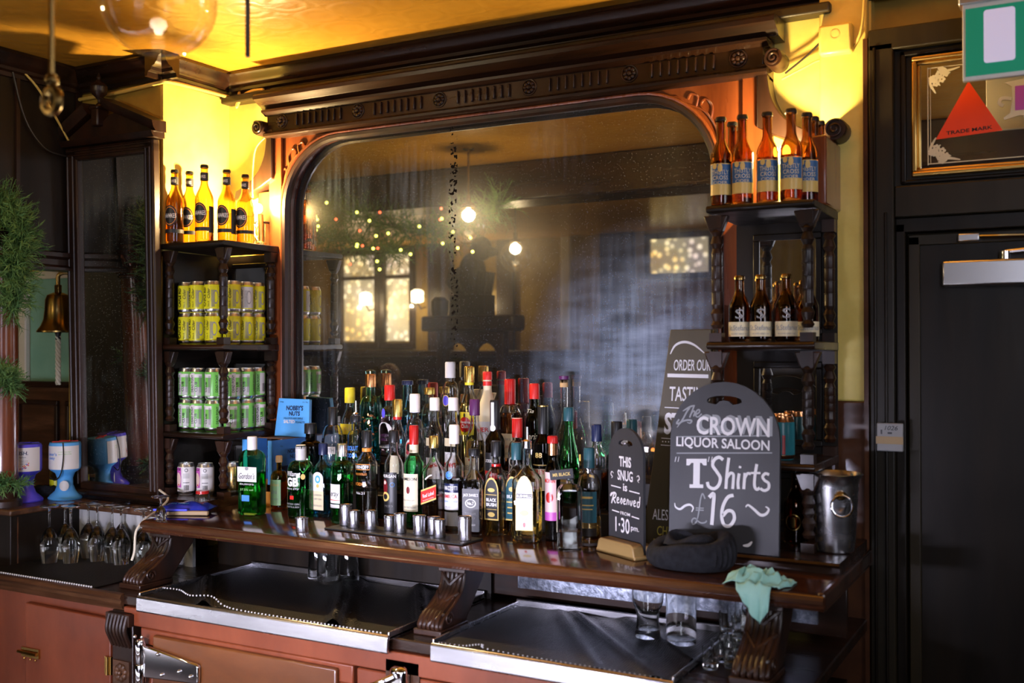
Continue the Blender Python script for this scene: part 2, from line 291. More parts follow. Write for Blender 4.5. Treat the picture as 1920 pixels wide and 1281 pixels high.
def struct(name,b,m,parent=None,smooth=35,bevel=0):
    o=obj(name,b,m,parent,smooth,bevel)
    if not parent: o['kind']='structure'
    return o
def dup(root,loc,rz,label,group=None):
    r=root.copy(); COL.objects.link(r); r.location=loc; r.rotation_euler=(0,0,rz); r['label']=label
    if group: r['group']=group
    for ch in list(root.children):
        c=ch.copy(); COL.objects.link(c); c.parent=r
        for g in list(ch.children): d=g.copy(); COL.objects.link(d); d.parent=c
    return r
ORD=['first','second','third','fourth','fifth','sixth','seventh','eighth','ninth','tenth','eleventh','twelfth']
# ------------------------------------------------------------------ lettering
_tc={}
def glyphs(s,bold=0,shear=0,res=3):
    k=(s,bold,shear,res)
    if k in _tc: return _tc[k]
    cu=bpy.data.curves.new('t','FONT'); cu.body=s; cu.size=1; cu.offset=bold; cu.shear=shear; cu.resolution_u=res; cu.fill_mode='FRONT' if hasattr(cu,'fill_mode') else cu.fill_mode
    o=bpy.data.objects.new('t',cu); COL.objects.link(o); me=bpy.data.meshes.new_from_object(o)
    vs=[(v.co.x,v.co.y) for v in me.vertices]; fs=[list(p.vertices) for p in me.polygons]
    bpy.data.objects.remove(o); bpy.data.curves.remove(cu); bpy.data.meshes.remove(me)
    x0=min(v[0] for v in vs); x1=max(v[0] for v in vs); y0=min(v[1] for v in vs); y1=max(v[1] for v in vs)
    _tc[k]=([((v[0]-(x0+x1)/2)/(x1-x0),(v[1]-(y0+y1)/2)/(y1-y0)) for v in vs],fs,(x1-x0)/(y1-y0)); return _tc[k]
def text(b,s,place,u,v,w,h=None,bold=0,shear=0,rot=0,slope=0,res=3):
    """letters w wide and h tall centred on (u,v); place maps (u,v) to 3-D"""
    lay(place); vs,fs,asp=glyphs(s,bold,shear,res); h=h or w/asp; c,n=cos(rot),sin(rot)
    b.add([place(u+x*w*c-y*h*n,v+x*w*n+y*h*c+slope*x*w) for x,y in vs],fs); return b
class flat:
    """a sheet facing -y; every new mark lies a hair above the one before"""
    def __init__(s,y=0,x0=0,z0=0): s.y,s.x0,s.z0=y,x0,z0
    def step(s): s.y-=.00003
    def __call__(s,u,v): return (s.x0+u,s.y,s.z0+v)
def lay(p):
    if isinstance(p,flat): p.step()
def cyl(r,a0=0,z0=0,e=.0012): return lambda u,v:((r+e)*sin(a0+u/r),-(r+e)*cos(a0+u/r),z0+v)
def smooth_line(p,n=6):
    if len(p)<3: return p
    out=[]
    for i in range(len(p)-1):
        a=p[max(i-1,0)]; q=p[i]; r=p[i+1]; d=p[min(i+2,len(p)-1)]
        for k in range(n):
            t=k/n
            out.append(tuple(.5*(2*q[j]+(r[j]-a[j])*t+(2*a[j]-5*q[j]+4*r[j]-d[j])*t*t+(3*q[j]-a[j]-3*r[j]+d[j])*t**3) for j in range(len(q))))
    return out+[tuple(p[-1])]
def stroke(b,pts,w,place,smooth=True,taper=False):
    lay(place); p=smooth_line(pts) if smooth else pts; vs=[]; n=len(p)
    for i in range(n):
        dx=p[min(i+1,n-1)][0]-p[max(i-1,0)][0]; dy=p[min(i+1,n-1)][1]-p[max(i-1,0)][1]; l=math.hypot(dx,dy) or 1
        q=w/2*(.35+.65*sin(PI*i/(n-1)) if taper else 1)
        vs+=[place(p[i][0]-dy/l*q,p[i][1]+dx/l*q),place(p[i][0]+dy/l*q,p[i][1]-dx/l*q)]
    b.add(vs,[(2*i,2*i+1,2*i+3,2*i+2) for i in range(n-1)]); return b
def patch(b,place,u0,u1,v0,v1,n=12,m=1):
    lay(place)
    vs=[place(u0+(u1-u0)*i/n,v0+(v1-v0)*j/m) for j in range(m+1) for i in range(n+1)]
    b.add(vs,[(j*(n+1)+i,j*(n+1)+i+1,(j+1)*(n+1)+i+1,(j+1)*(n+1)+i) for j in range(m) for i in range(n)]); return b
def disc(b,place,u,v,ru,rv,n=24,inner=None):
    lay(place)
    if inner:
        vs=[place(u+ru*q*cos(2*PI*k/n),v+rv*q*sin(2*PI*k/n)) for q in(1,inner) for k in range(n)]
        b.add(vs,[(k,(k+1)%n,n+(k+1)%n,n+k) for k in range(n)])
    else:
        rings=[place(u,v)]; fs=[]
        for q in(.34,.67,1): rings+=[place(u+ru*q*cos(2*PI*k/n),v+rv*q*sin(2*PI*k/n)) for k in range(n)]
        fs=[(0,1+k,1+(k+1)%n) for k in range(n)]
        for j in range(2): fs+=[(1+j*n+k,1+(j+1)*n+k,1+(j+1)*n+(k+1)%n,1+j*n+(k+1)%n) for k in range(n)]
        b.add(rings,fs)
    return b
def poly(b,place,pts): lay(place); b.add([place(*p) for p in pts],[list(range(len(pts)))]); return b
def band(r,z0,z1,a0,a1,n=16,e=.0008,shape=None,flat_=1):
    """label that hugs a round or squared body"""
    vs=[]
    for z in(z0,z1):
        for i in range(n+1):
            a=a0+(a1-a0)*i/n; q=r*(shape(a,r) if shape else 1)+e; vs.append((q*sin(a),-q*cos(a)*flat_-(e if flat_<1 and abs(a)<1 else 0),z))
    return B().add(vs,[(i,i+1,n+2+i,n+1+i) for i in range(n)])
# ------------------------------------------------------------------ the room
CZ=2.64
struct('floor',B().box(-8.6,2,-6,.3,-.1,0),'wood_dark',smooth=0)
struct('ceiling',B().box(-8.6,2,-6,.3,CZ,CZ+.08),'ceiling_paper',smooth=0)
struct('wall_back',B().box(-8.6,-.52,.012,.25,0,CZ),'paint_yellow',smooth=0)
struct('wall_back_door',B().box(-.52,2,.06,.25,0,CZ),'paint_olive',smooth=0)
struct('wall_left',B().box(-8.6,-8.5,-6,.1,0,CZ),'panel_olive',smooth=0)
struct('wall_right',B().box(1.9,2,-6,.1,0,CZ),'panel_olive',smooth=0)
struct('wall_front',B().box(-8.5,1.9,-6,-5.9,0,CZ),'paint_olive',smooth=0)
# chimney-breast pier that carries the tall mirror
struct('wall_pier',B().box(-3.41,-2.905,-.32,.012,0,CZ),'paint_olive',bevel=.008)
pl=B().box(-2.905,-2.9025,-.318,.012,1.0,CZ); struct('trim_1',pl,'paint_yellow',smooth=0)
# right-hand end pier: ochre above, brown dado below
struct('wall_pier_end',B().box(-.655,-.525,-.02,.012,1.446,CZ),'paint_yellow',bevel=.006)
struct('trim_2',B().box(-.66,-.522,-.022,.012,0,1.446),'paint_brown',bevel=.004)
struct('trim_3',B().box(-.535,-.523,-.03,.0,0,2.44),'paint_brown',smooth=0)
# ceiling cornice run
CP=[(0,0),(-.075,0),(-.078,-.012),(-.066,-.020),(-.060,-.034),(-.048,-.046),(-.034,-.052),(-.030,-.062),(-.016,-.068),(-.012,-.082),(0,-.084)]
def cornice(x0,x1,y): return B().px([(y+a,CZ-.001+z) for a,z in CP],x0,x1)
struct('trim_4',cornice(-2.905,-.05,.012),'wood_dark_x')
struct('trim_5',cornice(-3.42,-2.82,-.32),'wood_dark_x')
c=B().prism([(a,CZ-.001+z) for a,z in CP],lambda a,z:(-2.905-a,-.40,z),lambda a,z:(-2.905-a,.0,z)); struct('trim_6',c,'wood_dark_x')
struct('trim_7',cornice(-.05,2,.06),'wood_dark_x')
struct('trim_8',B().box(-2.893,-.62,-.045,.012,2.527,2.556),'panel_olive',bevel=.006)
# dark partition that comes forward off the pier, over the column
pt=thing('timber_partition','dark panelled timber partition above the column at the far left','partition')
obj('upper_panel',B().box(-3.39,-3.335,-.78,-.325,1.955,CZ),'wood_black',pt,bevel=.003)
obj('moulding',B().py([(-3.33,1.955),(-3.315,1.95),(-3.315,1.935),(-3.325,1.925),(-3.325,1.905),(-3.31,1.895),(-3.31,1.885),(-3.40,1.885),(-3.40,1.955)],-.78,-.325),'wood_dark',pt)
obj('batten',B().box(-3.335,-3.325,-.60,-.585,1.96,2.56),'wood_dark',pt)
obj('batten',B().box(-3.335,-3.325,-.345,-.325,1.96,2.56),'wood_dark',pt)
obj('cornice',B().py([(-3.335+a*-1*.8,CZ-.001+z) for a,z in CP],-.78,-.33),'wood_dark',pt)
# the green panel seen through the opening, and the boarded dado below
gp=thing('window_board','pale green painted panel in a white frame behind the brass bell','panel')
obj('panel',B().box(-4.06,-3.50,-.002,.008,1.45,1.90),'paint_green',gp)
fr=B().box(-4.16,-4.075,-.012,.006,1.45,1.93).box(-4.075,-3.55,-.012,.006,1.897,1.93); obj('frame',fr,'paint_cream',gp,bevel=.003)
obj('bead',B().box(-4.078,-4.066,-.018,.0,1.45,1.9),'white',gp)
dd=thing('dado_panelling','brown panelled wainscot below the pale green panel','wainscot')
b=B().box(-4.3,-3.42,-.03,.01,.9,1.43); obj('boarding',b,'wood_worn',dd)
obj('top_rail',B().box(-4.3,-3.42,-.045,.01,1.43,1.455),'wood_dark_x',dd,bevel=.004)
f=B()
for x0,x1 in((-4.10,-3.83),(-3.78,-3.6)):
    f.box(x0,x1,-.046,-.03,1.355,1.375).box(x0,x0+.02,-.046,-.03,.95,1.355).box(x1-.02,x1,-.046,-.03,.95,1.355)
obj('panel_moulding',f,'wood_dark',dd,bevel=.004)
struct('wall_beyond',B().box(-4.32,-4.3,-.03,.01,.9,CZ),'panel_olive',smooth=0)

# ------------------------------------------------------------------ door and transom at the right end
dr=B().box(-.52,-.455,-.035,.06,0,2.42).box(-.52,1.2,-.035,.06,2.40,2.46).box(-.455,1.2,-.03,.05,1.945,2.03).box(1.1,1.2,-.035,.06,0,2.42); struct('trim_9',dr,'panel_olive',bevel=.004)
struct('trim_10',B().box(-.508,-.500,-.042,-.03,0,2.41).box(-.48,-.472,-.042,-.03,0,1.96).box(-.455,-.43,-.012,.05,0,1.93).box(-.455,1.1,-.012,.05,1.905,1.945),'door_black',bevel=.003)
d=struct('door_1',B().box(-.43,.72,.012,.052,0,1.905),'door_black',bevel=.004)
struct('door_stile',B().box(-.425,-.395,.004,.02,.05,1.895).box(-.425,.72,.004,.02,1.87,1.9),'panel_olive',d,bevel=.003)
struct('wall_transom',B().box(-.455,1.1,-.005,.05,2.03,2.40),'panel_olive',smooth=0)
# dark panel moulding round the framed mirror
struct('trim_11',B().box(-.44,-.425,-.02,.0,2.035,2.395).box(-.44,1.0,-.02,.0,2.38,2.395).box(-.44,1.0,-.02,.0,2.035,2.046),'door_black',bevel=.004)
# advertising mirror
am=thing('pub_mirror','gilt framed advertising mirror with a red triangle above the door','mirror',(0,-.006,0))
GX0,GX1,GZ0,GZ1=-.41,.62,2.052,2.374
def ringx(x0,x1,z0,z1,w,y0,y1):
    return B().box(x0,x1,y0,y1,z1-w,z1).box(x0,x1,y0,y1,z0,z0+w).box(x0,x0+w,y0,y1,z0+w,z1-w).box(x1-w,x1,y0,y1,z0+w,z1-w)
obj('frame',ringx(GX0,GX1,GZ0,GZ1,.013,-.024,0).join(ringx(GX0+.012,GX1-.012,GZ0+.012,GZ1-.012,.01,-.014,0)),'gold',am,bevel=.004)
gl=obj('glass',B().box(GX0+.02,GX1-.02,-.006,-.001,GZ0+.02,GZ1-.02),'mirror_small',am,smooth=0)
P=flat(-.0062)
t=B(); poly(t,P,[(-.352,2.149),(-.189,2.157),(-.2705,2.296)]); obj('triangle',t,'trade_red',am,smooth=0)
t=B(); text(t,'TRADE MARK',flat(-.0066),-.2695,2.166,.112,.0095,.02,slope=.045); obj('lettering',t,'black',am,smooth=0)
t=B()
for z0 in (GZ0+.032,GZ1-.034): patch(t,P,-.37,GX1-.04,z0,z0+.0025,2)
patch(t,P,-.372,-.3695,GZ0+.03,GZ1-.03,2); patch(t,P,-.365,-.3635,GZ0+.035,GZ1-.035,2)
for sz,zc in((1,GZ0+.034),(-1,GZ1-.034)):
    for k in range(7):
        a=R(12+k*11.5); r=.03+.014*(k%2)
        u,v=-.366+r*cos(a),zc+sz*r*sin(a)
        for q in range(5): disc(t,P,u+.0055*cos(q*1.257),v+.0055*sin(q*1.257),.0042,.0042,8)
    for a,l in((8,.075),(82,.07),(22,.055),(66,.055)):
        a=R(a); stroke(t,[(-.366+.02*cos(a),zc+sz*.02*sin(a)),(-.366+l*.6*cos(a+.1),zc+sz*l*.6*sin(a+.1)),(-.366+l*cos(a-.08),zc+sz*l*sin(a-.08))],.007,P,taper=True)
    for k in range(3): disc(t,P,-.355+.012*k,zc+sz*(.028-.009*k),.009,.009,12,.55)
obj('etched_ornament',t,'ivory',am,smooth=0)
t=B(); 
poly(t,P,[(-.185,2.28),(-.120,2.287),(-.120,2.28),(-.131,2.272),(-.134,2.235),(-.13,2.205),(-.115,2.193),(-.118,2.187),(-.15,2.192),(-.185,2.183),(-.187,2.189),(-.172,2.2),(-.166,2.235),(-.168,2.268)])
stroke(t,[(-.14,2.283),(-.10,2.285),(-.075,2.265),(-.09,2.24),(-.14,2.237)],.012,P); stroke(t,[(-.14,2.237),(-.085,2.237),(-.06,2.212),(-.085,2.19),(-.14,2.19)],.012,P)
stroke(t,[(-.168,2.236),(-.19,2.24),(-.197,2.228),(-.187,2.22)],.009,P)
obj('initial',t,'ivory',am,smooth=0)
t=B(); patch(t,flat(-.0096),-.160,-.138,2.205,2.268,2); obj('initial_fill',t,'magenta',am,smooth=0)
# door closer, key switch
dc=thing('door_closer','silver hydraulic door closer on the dark door at the right','door closer',(0,0,0))
obj('body',B().box(-.335,-.06,-.045,.012,1.755,1.822),'alu',dc,bevel=.006)
obj('arm',B().tube([(-.27,-.02,1.885),(-.02,-.03,1.878)],.005,8),'chrome',dc); obj('bracket',B().box(-.297,-.245,-.028,.0,1.873,1.893),'alu',dc,bevel=.003); obj('spindle',B().lathe([(0,0),(.014,0),(.014,.02),(0,.02)],14,(-.185,-.015,1.823)).tube([(-.185,-.015,1.842),(-.02,-.05,1.852)],.006,8),'chrome',dc)
ks=thing('key_switch','square steel key switch plate on the door frame','switch',(-.466,-.038,1.353))
obj('plate',B().box(-.034,.034,-.012,0,-.038,.038),'grey',ks,bevel=.003); obj('tape',B().box(-.035,.0345,-.0135,-.0115,-.018,.002),'kraft',ks,smooth=0)
t=B(); text(t,'1026',flat(-.0128),.004,.025,.034,.012,.01,.25); obj('number',t,'black',ks,smooth=0)
obj('keyhole',B().box(-.023,-.019,-.0132,-.0115,.008,.02).box(-.005,.006,-.0132,-.0115,.009,.014),'black',ks,smooth=0)
# exit sign hung in front of the transom
es=thing('exit_sign','backlit green exit sign hanging in front of the transom','exit sign',(-.253,-.35,2.218))
obj('housing',B().box(-.008,.36,-.004,.05,.178,.235),'alu',es,bevel=.004)
obj('panel',B().box(0,.352,.004,.020,0,.18),'white',es,bevel=.002)
obj('green_field',B().box(.007,.345,.001,.004,.010,.168),'sign_green',es,smooth=0)
w_=[]; 
for cx,cz,a0 in((.105,.152,0),(.053,.152,90),(.053,.043,180),(.105,.043,270)):
    for k in range(5): a=R(a0+k*22.5); w_.append((cx+.007*cos(a),cz+.007*sin(a)))
obj('doorway_symbol',B().py(w_,-.0005,.001),'sign_white',es,smooth=0)
obj('lamp_strip',B().box(.02,.335,.006,.018,.166,.178),'sign_led',es,smooth=0)
obj('hanger',B().tube([(.06,.02,.235),(.06,.02,.421)],.004,8),'alu',es); obj('hanger',B().tube([(.30,.02,.235),(.30,.02,.421)],.004,8),'alu',es)
light('sign_light','AREA',(-.10,-.42,2.31),.5,(.75,.68,1),.25,aim((0,-.42,2.3),(0,-1,2.25)),.1)
# alarm box and cables
sb=thing('alarm_box','cream junction box on the ochre wall above the end shelf','junction box',(-.606,.012,2.448))
obj('body',B().box(-.045,.045,-.06,0,-.042,.042),'paint_yellow',sb,bevel=.008); t=B(); disc(t,flat(-.0608),0,.01,.014,.014,16,.75); obj('emblem',t,'cable_cream',sb,smooth=0)
def cable(name,label,pts,r,m): return tag(obj(name,B().tube(smooth_line(pts,8),r,8),m),label,'cable')
cable('wall_cable','cable looping under the cream junction box to the scroll bracket',[(-.76,-.02,2.36),(-.70,-.015,2.385),(-.655,-.012,2.402),(-.60,-.010,2.398),(-.555,-.03,2.43),(-.535,-.04,2.475),(-.53,-.03,2.56)],.0035,'cable_cream')
cable('wall_cable','dark cable slanting from the box to the scroll bracket',[(-.75,-.02,2.375),(-.69,-.012,2.42),(-.655,-.012,2.45)],.003,'iron')
cable('wall_cable','pair of cream cables knotted at the recess corner below the cornice',[(-2.83,-.01,2.57),(-2.815,-.03,2.545),(-2.82,-.035,2.51),(-2.80,-.03,2.545),(-2.76,-.02,2.566),(-2.70,-.02,2.565)],.006,'cable_cream')
cable('wall_cable','cream conduit run under the cornice of the pier',[(-3.33,-.335,2.535),(-3.1,-.335,2.537),(-2.91,-.337,2.545),(-2.87,-.30,2.55),(-2.87,-.02,2.556)],.007,'cable_cream')
cable('wall_cable','pale slack cable falling from the ceiling beside the dark partition',[(-3.32,-.60,2.60),(-3.31,-.53,2.54),(-3.315,-.45,2.45),(-3.32,-.37,2.34),(-3.34,-.345,2.29)],.004,'cable_cream')
cable('wall_cable','dark slack cable looped across the partition panel',[(-3.32,-.62,2.58),(-3.32,-.57,2.42),(-3.315,-.50,2.33),(-3.315,-.42,2.31),(-3.33,-.345,2.32)],.0035,'iron')
cable('bulb_flex','thin flex looping beside the left scroll bracket',[(-2.66,-.05,2.38),(-2.70,-.06,2.34),(-2.715,-.06,2.27),(-2.70,-.08,2.20),(-2.68,-.1,2.15)],.003,'cable_cream')

# ------------------------------------------------------------------ big back-bar mirror
bm_=thing('back_bar_mirror','large arched bar mirror in a carved mahogany frame','mirror')
X0,X1,ZT,RA=-2.575,-.942,2.352,.25
arch=[(X0,1.047),(X0,ZT-RA)]+[(X0+RA-RA*cos(R(a)),ZT-RA+RA*sin(R(a))) for a in range(9,90,9)]+[(X0+RA,ZT),(X1-RA,ZT)]+[(X1-RA+RA*sin(R(a)),ZT-RA+RA*cos(R(a))) for a in range(9,90,9)]+[(X1,ZT-RA),(X1,1.047)]
obj('glass',B().py([(x,z) for x,z in arch],-.004,.004),'mirror_glass',bm_,smooth=0)
out=[(-.79,1.047),(-.79,2.40),(-2.655,2.40),(-2.655,1.047)]
obj('surround',B().py(arch+out,-.038,.008),'wood_red',bm_,smooth=20)
arc3=[(x,-.040,z) for x,z in arch]
obj('inner_moulding',B().tube(arc3,.017,10),'wood_dark',bm_)
obj('bead',B().tube([(x,-.052,z) for x,z in [((x-(X0+X1)/2)*1.012+(X0+X1)/2,1.04+(z-1.04)*1.007) for x,z in arch]],.006,8),'wood_red',bm_)
for x in(-2.648,-.868): obj('pilaster',B().box(x,x+.063,-.05,-.038,1.05,2.375),'wood_red',bm_,bevel=.004)
FX0,FX1=-2.645,-.80
obj('frieze',B().box(FX0,FX1,-.062,.01,2.39,2.455),'wood_dark_x',bm_,bevel=.003)
obj('lower_moulding',B().px([(0,2.366),(-.066,2.368),(-.078,2.374),(-.080,2.382),(-.072,2.388),(-.066,2.392),(0,2.394)],FX0-.004,FX1+.012),'wood_dark_x',bm_)
obj('upper_moulding',B().px([(0,2.448),(-.066,2.449),(-.074,2.455),(-.086,2.46),(-.088,2.468),(0,2.47)],FX0-.006,FX1+.015),'wood_dark_x',bm_)
obj('crown_moulding',B().px([(0,2.47),(-.07,2.472),(-.078,2.482),(-.092,2.488),(-.106,2.496),(-.12,2.502),(-.122,2.514),(-.112,2.522),(0,2.527)],FX0-.016,FX1+.045),'wood_dark_x',bm_)
RX=[-2.574,-2.228,-1.89,-1.551,-1.208,-.873]
for x in RX:
    t2=B().lathe([(0,.012),(.005,.010),(.008,.004),(.009,0)],12).moved(x,-.063,2.424,rx=R(90)); t=B().join(t2)
    for k in range(8): a=k*PI/4; t.ball((x+.0145*cos(a),-.064,2.424+.0145*sin(a)),.0075,8,6,(1,.9,1))
    t.tube([(x+.0245*cos(k*PI/10),-.063,2.424+.0245*sin(k*PI/10)) for k in range(20)],.003,6,True)
    obj('rosette',t,'wood_dark',bm_)
t=B()
for a,b in zip(RX,RX[1:]):
    for k in range(8):
        x=a+(b-a)*(.215+.57*k/7); t.box(x-.0035,x+.0035,-.072,-.061,2.402,2.444)
obj('reeding',t,'wood_dark_x',bm_,bevel=.002)
for s,cx in((1,-2.585),(-1,-.932)):
    t=B()
    L=lambda pts,r=.004:t.tube(smooth_line([(cx+s*x,-.040,z) for x,z in pts],6),r,6)
    L([(-.005,2.14),(.003,2.20),(.02,2.25),(.05,2.29),(.09,2.31),(.14,2.325),(.19,2.338)])
    L([(.03,2.265),(.025,2.30),(.045,2.325),(.06,2.31),(.05,2.295)]); L([(.075,2.305),(.07,2.335),(.09,2.345),(.10,2.33)]); L([(.005,2.20),(-.003,2.235),(.008,2.255),(.017,2.24)]); L([(.0,2.16),(.012,2.175),(.012,2.2)],.003); L([(.11,2.318),(.13,2.34),(.16,2.345)],.003)
    obj('carved_spray',t,'wood_red',bm_)
# scroll consoles either side
def console(s,cx):
    c=B(); pts=[(0,2.40)]; 
    curve=smooth_line([(.0,2.36),(.012,2.30),(.045,2.245),(.10,2.205),(.15,2.185)],8)
    outl=[(cx+s*x,z) for x,z in curve]+[(cx+s*.155,2.15),(cx+s*.10,2.165),(cx+s*.03,2.19),(cx-s*.03,2.22),(cx-s*.03,2.40),(cx,2.40)]
    return c.py(outl,-.065,.008)
def volute(x,z,r,s):
    t=B().lathe([(0,0),(r,0),(r,.065),(r*.92,.075),(0,.075)],20).moved(x,-.010,z,rx=R(90))
    sp=[(x+s*r*(1-k/34)*.82*cos(k*.42+1),-.088,z+r*(1-k/34)*.82*sin(k*.42+1)) for k in range(30)]
    return t.join(B().tube(sp,.0035,6)).moved(0,.0,0)
for s,cx in((-1,-2.65),(1,-.79)):
    obj('console',console(s,cx),'wood_dark',bm_,bevel=.004)
    obj('volute',volute(cx+s*.022,2.408,.028,s),'wood_dark',bm_); 
    if s>0: obj('volute',volute(cx+s*.19,2.19,.032,s),'wood_dark',bm_)
obj('end_wing',B().box(-.640,-.598,-.20,.012,1.97,2.155),'wood_red',bm_,bevel=.006)
obj('end_wing',B().box(-2.72,-2.648,-.03,.01,1.95,2.18),'wood_red',bm_,bevel=.006)

# ------------------------------------------------------------------ tall pier mirror
tm=thing('pier_mirror','tall narrow pier mirror with a broken pediment and urn finial','mirror',(-3.115,-.322,1.06))
tm.rotation_euler=(R(1.6),R(.6),0)
obj('glass',B().box(-.172,.178,-.018,-.012,.04,1.232),'mirror_tall',tm,smooth=0)
fr=[(-.235,-.172),(.178,.226)]
f=B()
for x0,x1 in fr: f.box(x0,x1,-.034,0,.01,1.27)
f.box(-.235,.226,-.034,0,-.0,.04).box(-.235,.226,-.034,0,1.232,1.28)
obj('frame',f,'wood_dark',tm,bevel=.006)
for x in(-.218,-.19,.192,.212): obj('reed',B().tube([(x,-.036,.03),(x,-.036,1.25)],.0045,6),'wood_dark',tm)
for z in(1.25,1.268): obj('reed',B().tube([(-.22,-.036,z),(.215,-.036,z)],.0045,6),'wood_dark',tm)
obj('cornice',B().px([(0,1.28),(-.05,1.282),(-.058,1.292),(-.062,1.302),(0,1.305)],-.262,.25),'wood_dark',tm)
for s in(-1,1):
    x0=-.27 if s<0 else .258; x1=-.095 if s<0 else -.005
    z0,z1=1.300,1.395 if s<0 else 1.405
    prof=[(0,0),(-.045,0),(-.058,.012),(-.064,.03),(-.064,.036),(0,.04)]
    f=B().prism(prof,lambda y,z:(x0,y,z0+z),lambda y,z:(x1,y,z1+z)); obj('raking_cornice',f,'wood_dark',tm)
obj('tympanum',B().py([(-.25,1.302),(.24,1.302),(.04,1.39),(.005,1.385),(-.05,1.35),(-.085,1.385)],-.03,-.002),'wood_dark',tm)
f=B().box(-.066,-.03,-.055,0,1.345,1.412).box(-.072,-.024,-.06,0,1.405,1.418); obj('pedestal',f,'wood_dark',tm,bevel=.006)
obj('finial',B().lathe([(0,0),(.014,0),(.012,.008),(.006,.014),(.006,.024),(.012,.032),(.026,.045),(.031,.058),(.030,.068),(.032,.072),(.024,.082),(.012,.09),(.006,.098),(.009,.105),(.003,.118),(0,.124)],18,(-.048,-.03,1.418)),'wood_dark',tm)
# ------------------------------------------------------------------ shelf units at both ends of the mirror
PLZ=1.075                       # top of the low platform on the counter
SH=[1.275,1.585,1.945]          # undersides of the three boards
def post(x,y,z0,z1,r=.0165):
    h=z1-z0; t=B().box(x-r,x+r,y-r,y+r,z0,z0+.024).box(x-r,x+r,y-r,y+r,z1-.035,z1)
    p=[(0,.035),(.012,.036),(.017,.045),(.011,.055),(.015,.066),(.0175,.075),(.011,.088),(.0145,.097),(.015,.10)]
    q=[(a*r/.0165,b) for a,b in p]; m=[]
    n=4 if h>.25 else 2
    for k in range(n):
        zz=.10+(h-.2)*k/n; m+=[(.0146*r/.0165,zz+.0015),(.0146*r/.0165,zz+(h-.2)/n-.0035),(.0160*r/.0165,zz+(h-.2)/n-.0025),(.0160*r/.0165,zz+(h-.2)/n-.001),(.0138*r/.0165,zz+(h-.2)/n)]
    e=[(a,h-b) for a,b in q[::-1]]
    return t.lathe(q+m+e,16,(x,y,z0))
def unit(name,label,x0,x1,back_right,side=False):
    u=thing(name,label,'shelf unit'); d=-.33; by=-.020 if side else -.056; xb=-2.66 if side else x1
    for k,z in enumerate(SH):
        b=B().px([(d,z+.006),(d-.006,z+.012),(d-.006,z+.018),(d,z+.025),(-.042,z+.025),(-.042,z)],x0,x1)
        obj('shelf_board',b,'wood_dark_x' if k<2 else 'wood_black',u,bevel=.003)
    lev=[(PLZ,SH[0]),(SH[0]+.025,SH[1]),(SH[1]+.025,SH[2])]
    for a,b in lev:
        for x,y in((x0+.022,d+.022),(x1-.022,d+.022),((x1 if back_right else x0)+(-.0175 if back_right else .022),-.074)):
            obj('post',post(x,y,a,b),'wood_dark',u)
    bk=obj('back_panel',B().box(x0,xb,by,by+.004,PLZ,SH[2]),'wood_black',u,smooth=0)
    if side: obj('side_panel',B().box(x0,x0+.004,d+.01,by,PLZ,SH[2]),'wood_black',u,smooth=0)
    for a,b in lev:
        f=ringx(x0+.05,xb-(.01 if side else .04),a+.02,b-.03,.018,by-.010,by)
        obj('mirror_frame',f,'wood_black',u,bevel=.003)
        obj('mirror_panel',B().box(x0+.068,xb-(.028 if side else .058),by-.005,by-.001,a+.038,b-.048),'mirror_small',u,smooth=0)
    for a,b in lev:
        for x in(x0+.022,x1-.022):
            obj('bracket',B().py([(x-.034,b),(x+.034,b),(x+.017,b-.045),(x-.017,b-.045)],d+.010,d+.034),'wood_dark',u,bevel=.004)
    return u
unit('display_shelf','dark turned-post shelf unit holding lime yellow and green cans',-2.903,-2.60,True,True)
unit('display_shelf','dark turned-post shelf unit behind the big chalkboard, stout bottles on its shelves',-.882,-.60,True)
# the two hidden lamps on top of the shelf units
for nm,lb,x,y,z in(('shelf_lamp','glaring bare bulb behind the amber bottles on the left shelf unit',-2.655,-.085,1.972),('shelf_lamp','small bare bulb hidden among the brown bottles on the right shelf unit',-.72,-.155,1.972)):
    l=thing(nm,lb,'lamp',(x,y,z)); obj('bulb',B().ball((0,-.01,.135),.014,12,8,(1,1,1.3)),'bulb_glow',l)
    obj('holder',B().lathe([(0,0),(.02,0),(.02,.01),(.010,.016),(.010,.115),(0,.115)],14),'cap_gold',l)
b=thing('transformer_box','small yellow box of tangled white leads beside the amber bottles','box',(-2.675,-.055,1.971))
obj('case',B().box(-.03,.03,-.02,.02,0,.085),'plastic_box',b,bevel=.003); obj('lid',B().box(-.032,.032,-.022,.022,.085,.092),'black',b,bevel=.002)
obj('lead',B().tube(smooth_line([(-.02,-.025,.0),(.01,-.03,.04),(.02,-.028,.08),(.0,-.026,.085),(-.01,-.03,.05),(.015,-.027,.005)],8),.003,6),'cable_white',b); obj('lead',B().tube(smooth_line([(.025,-.027,.0),(-.015,-.033,.05),(-.02,-.03,.08),(.01,-.035,.07)],8),.003,6),'cable_white',b)

# ------------------------------------------------------------------ counter, platform, bench
CT=1.045
cc=thing('back_counter','long polished dark wood back-bar counter under the bottles','counter')
top=B().px([(-.005,CT),(-.622,CT),(-.634,CT-.004),(-.640,CT-.012),(-.636,CT-.020),(-.630,CT-.023),(-.634,CT-.030),(-.628,CT-.038),(-.605,CT-.040),(-.005,CT-.040)],-2.66,-.515)
obj('worktop',top,'wood_counter',cc)
obj('worn_edge',B().px([(-.6355,CT-.005),(-.6415,CT-.012),(-.6375,CT-.0205),(-.6345,CT-.02)],-2.66,-.515),'wood_worn',cc,smooth=0)
obj('end_moulding',B().box(-.530,-.512,-.63,-.06,CT-.036,CT+.004),'wood_counter',cc,bevel=.006)
obj('back_board',B().box(-2.66,-.53,-.30,-.285,.865,CT-.04),'wood_dark_x',cc,bevel=.002)
st=thing('shelf_platform','low dark platform carrying the left shelf unit and pier mirror','platform')
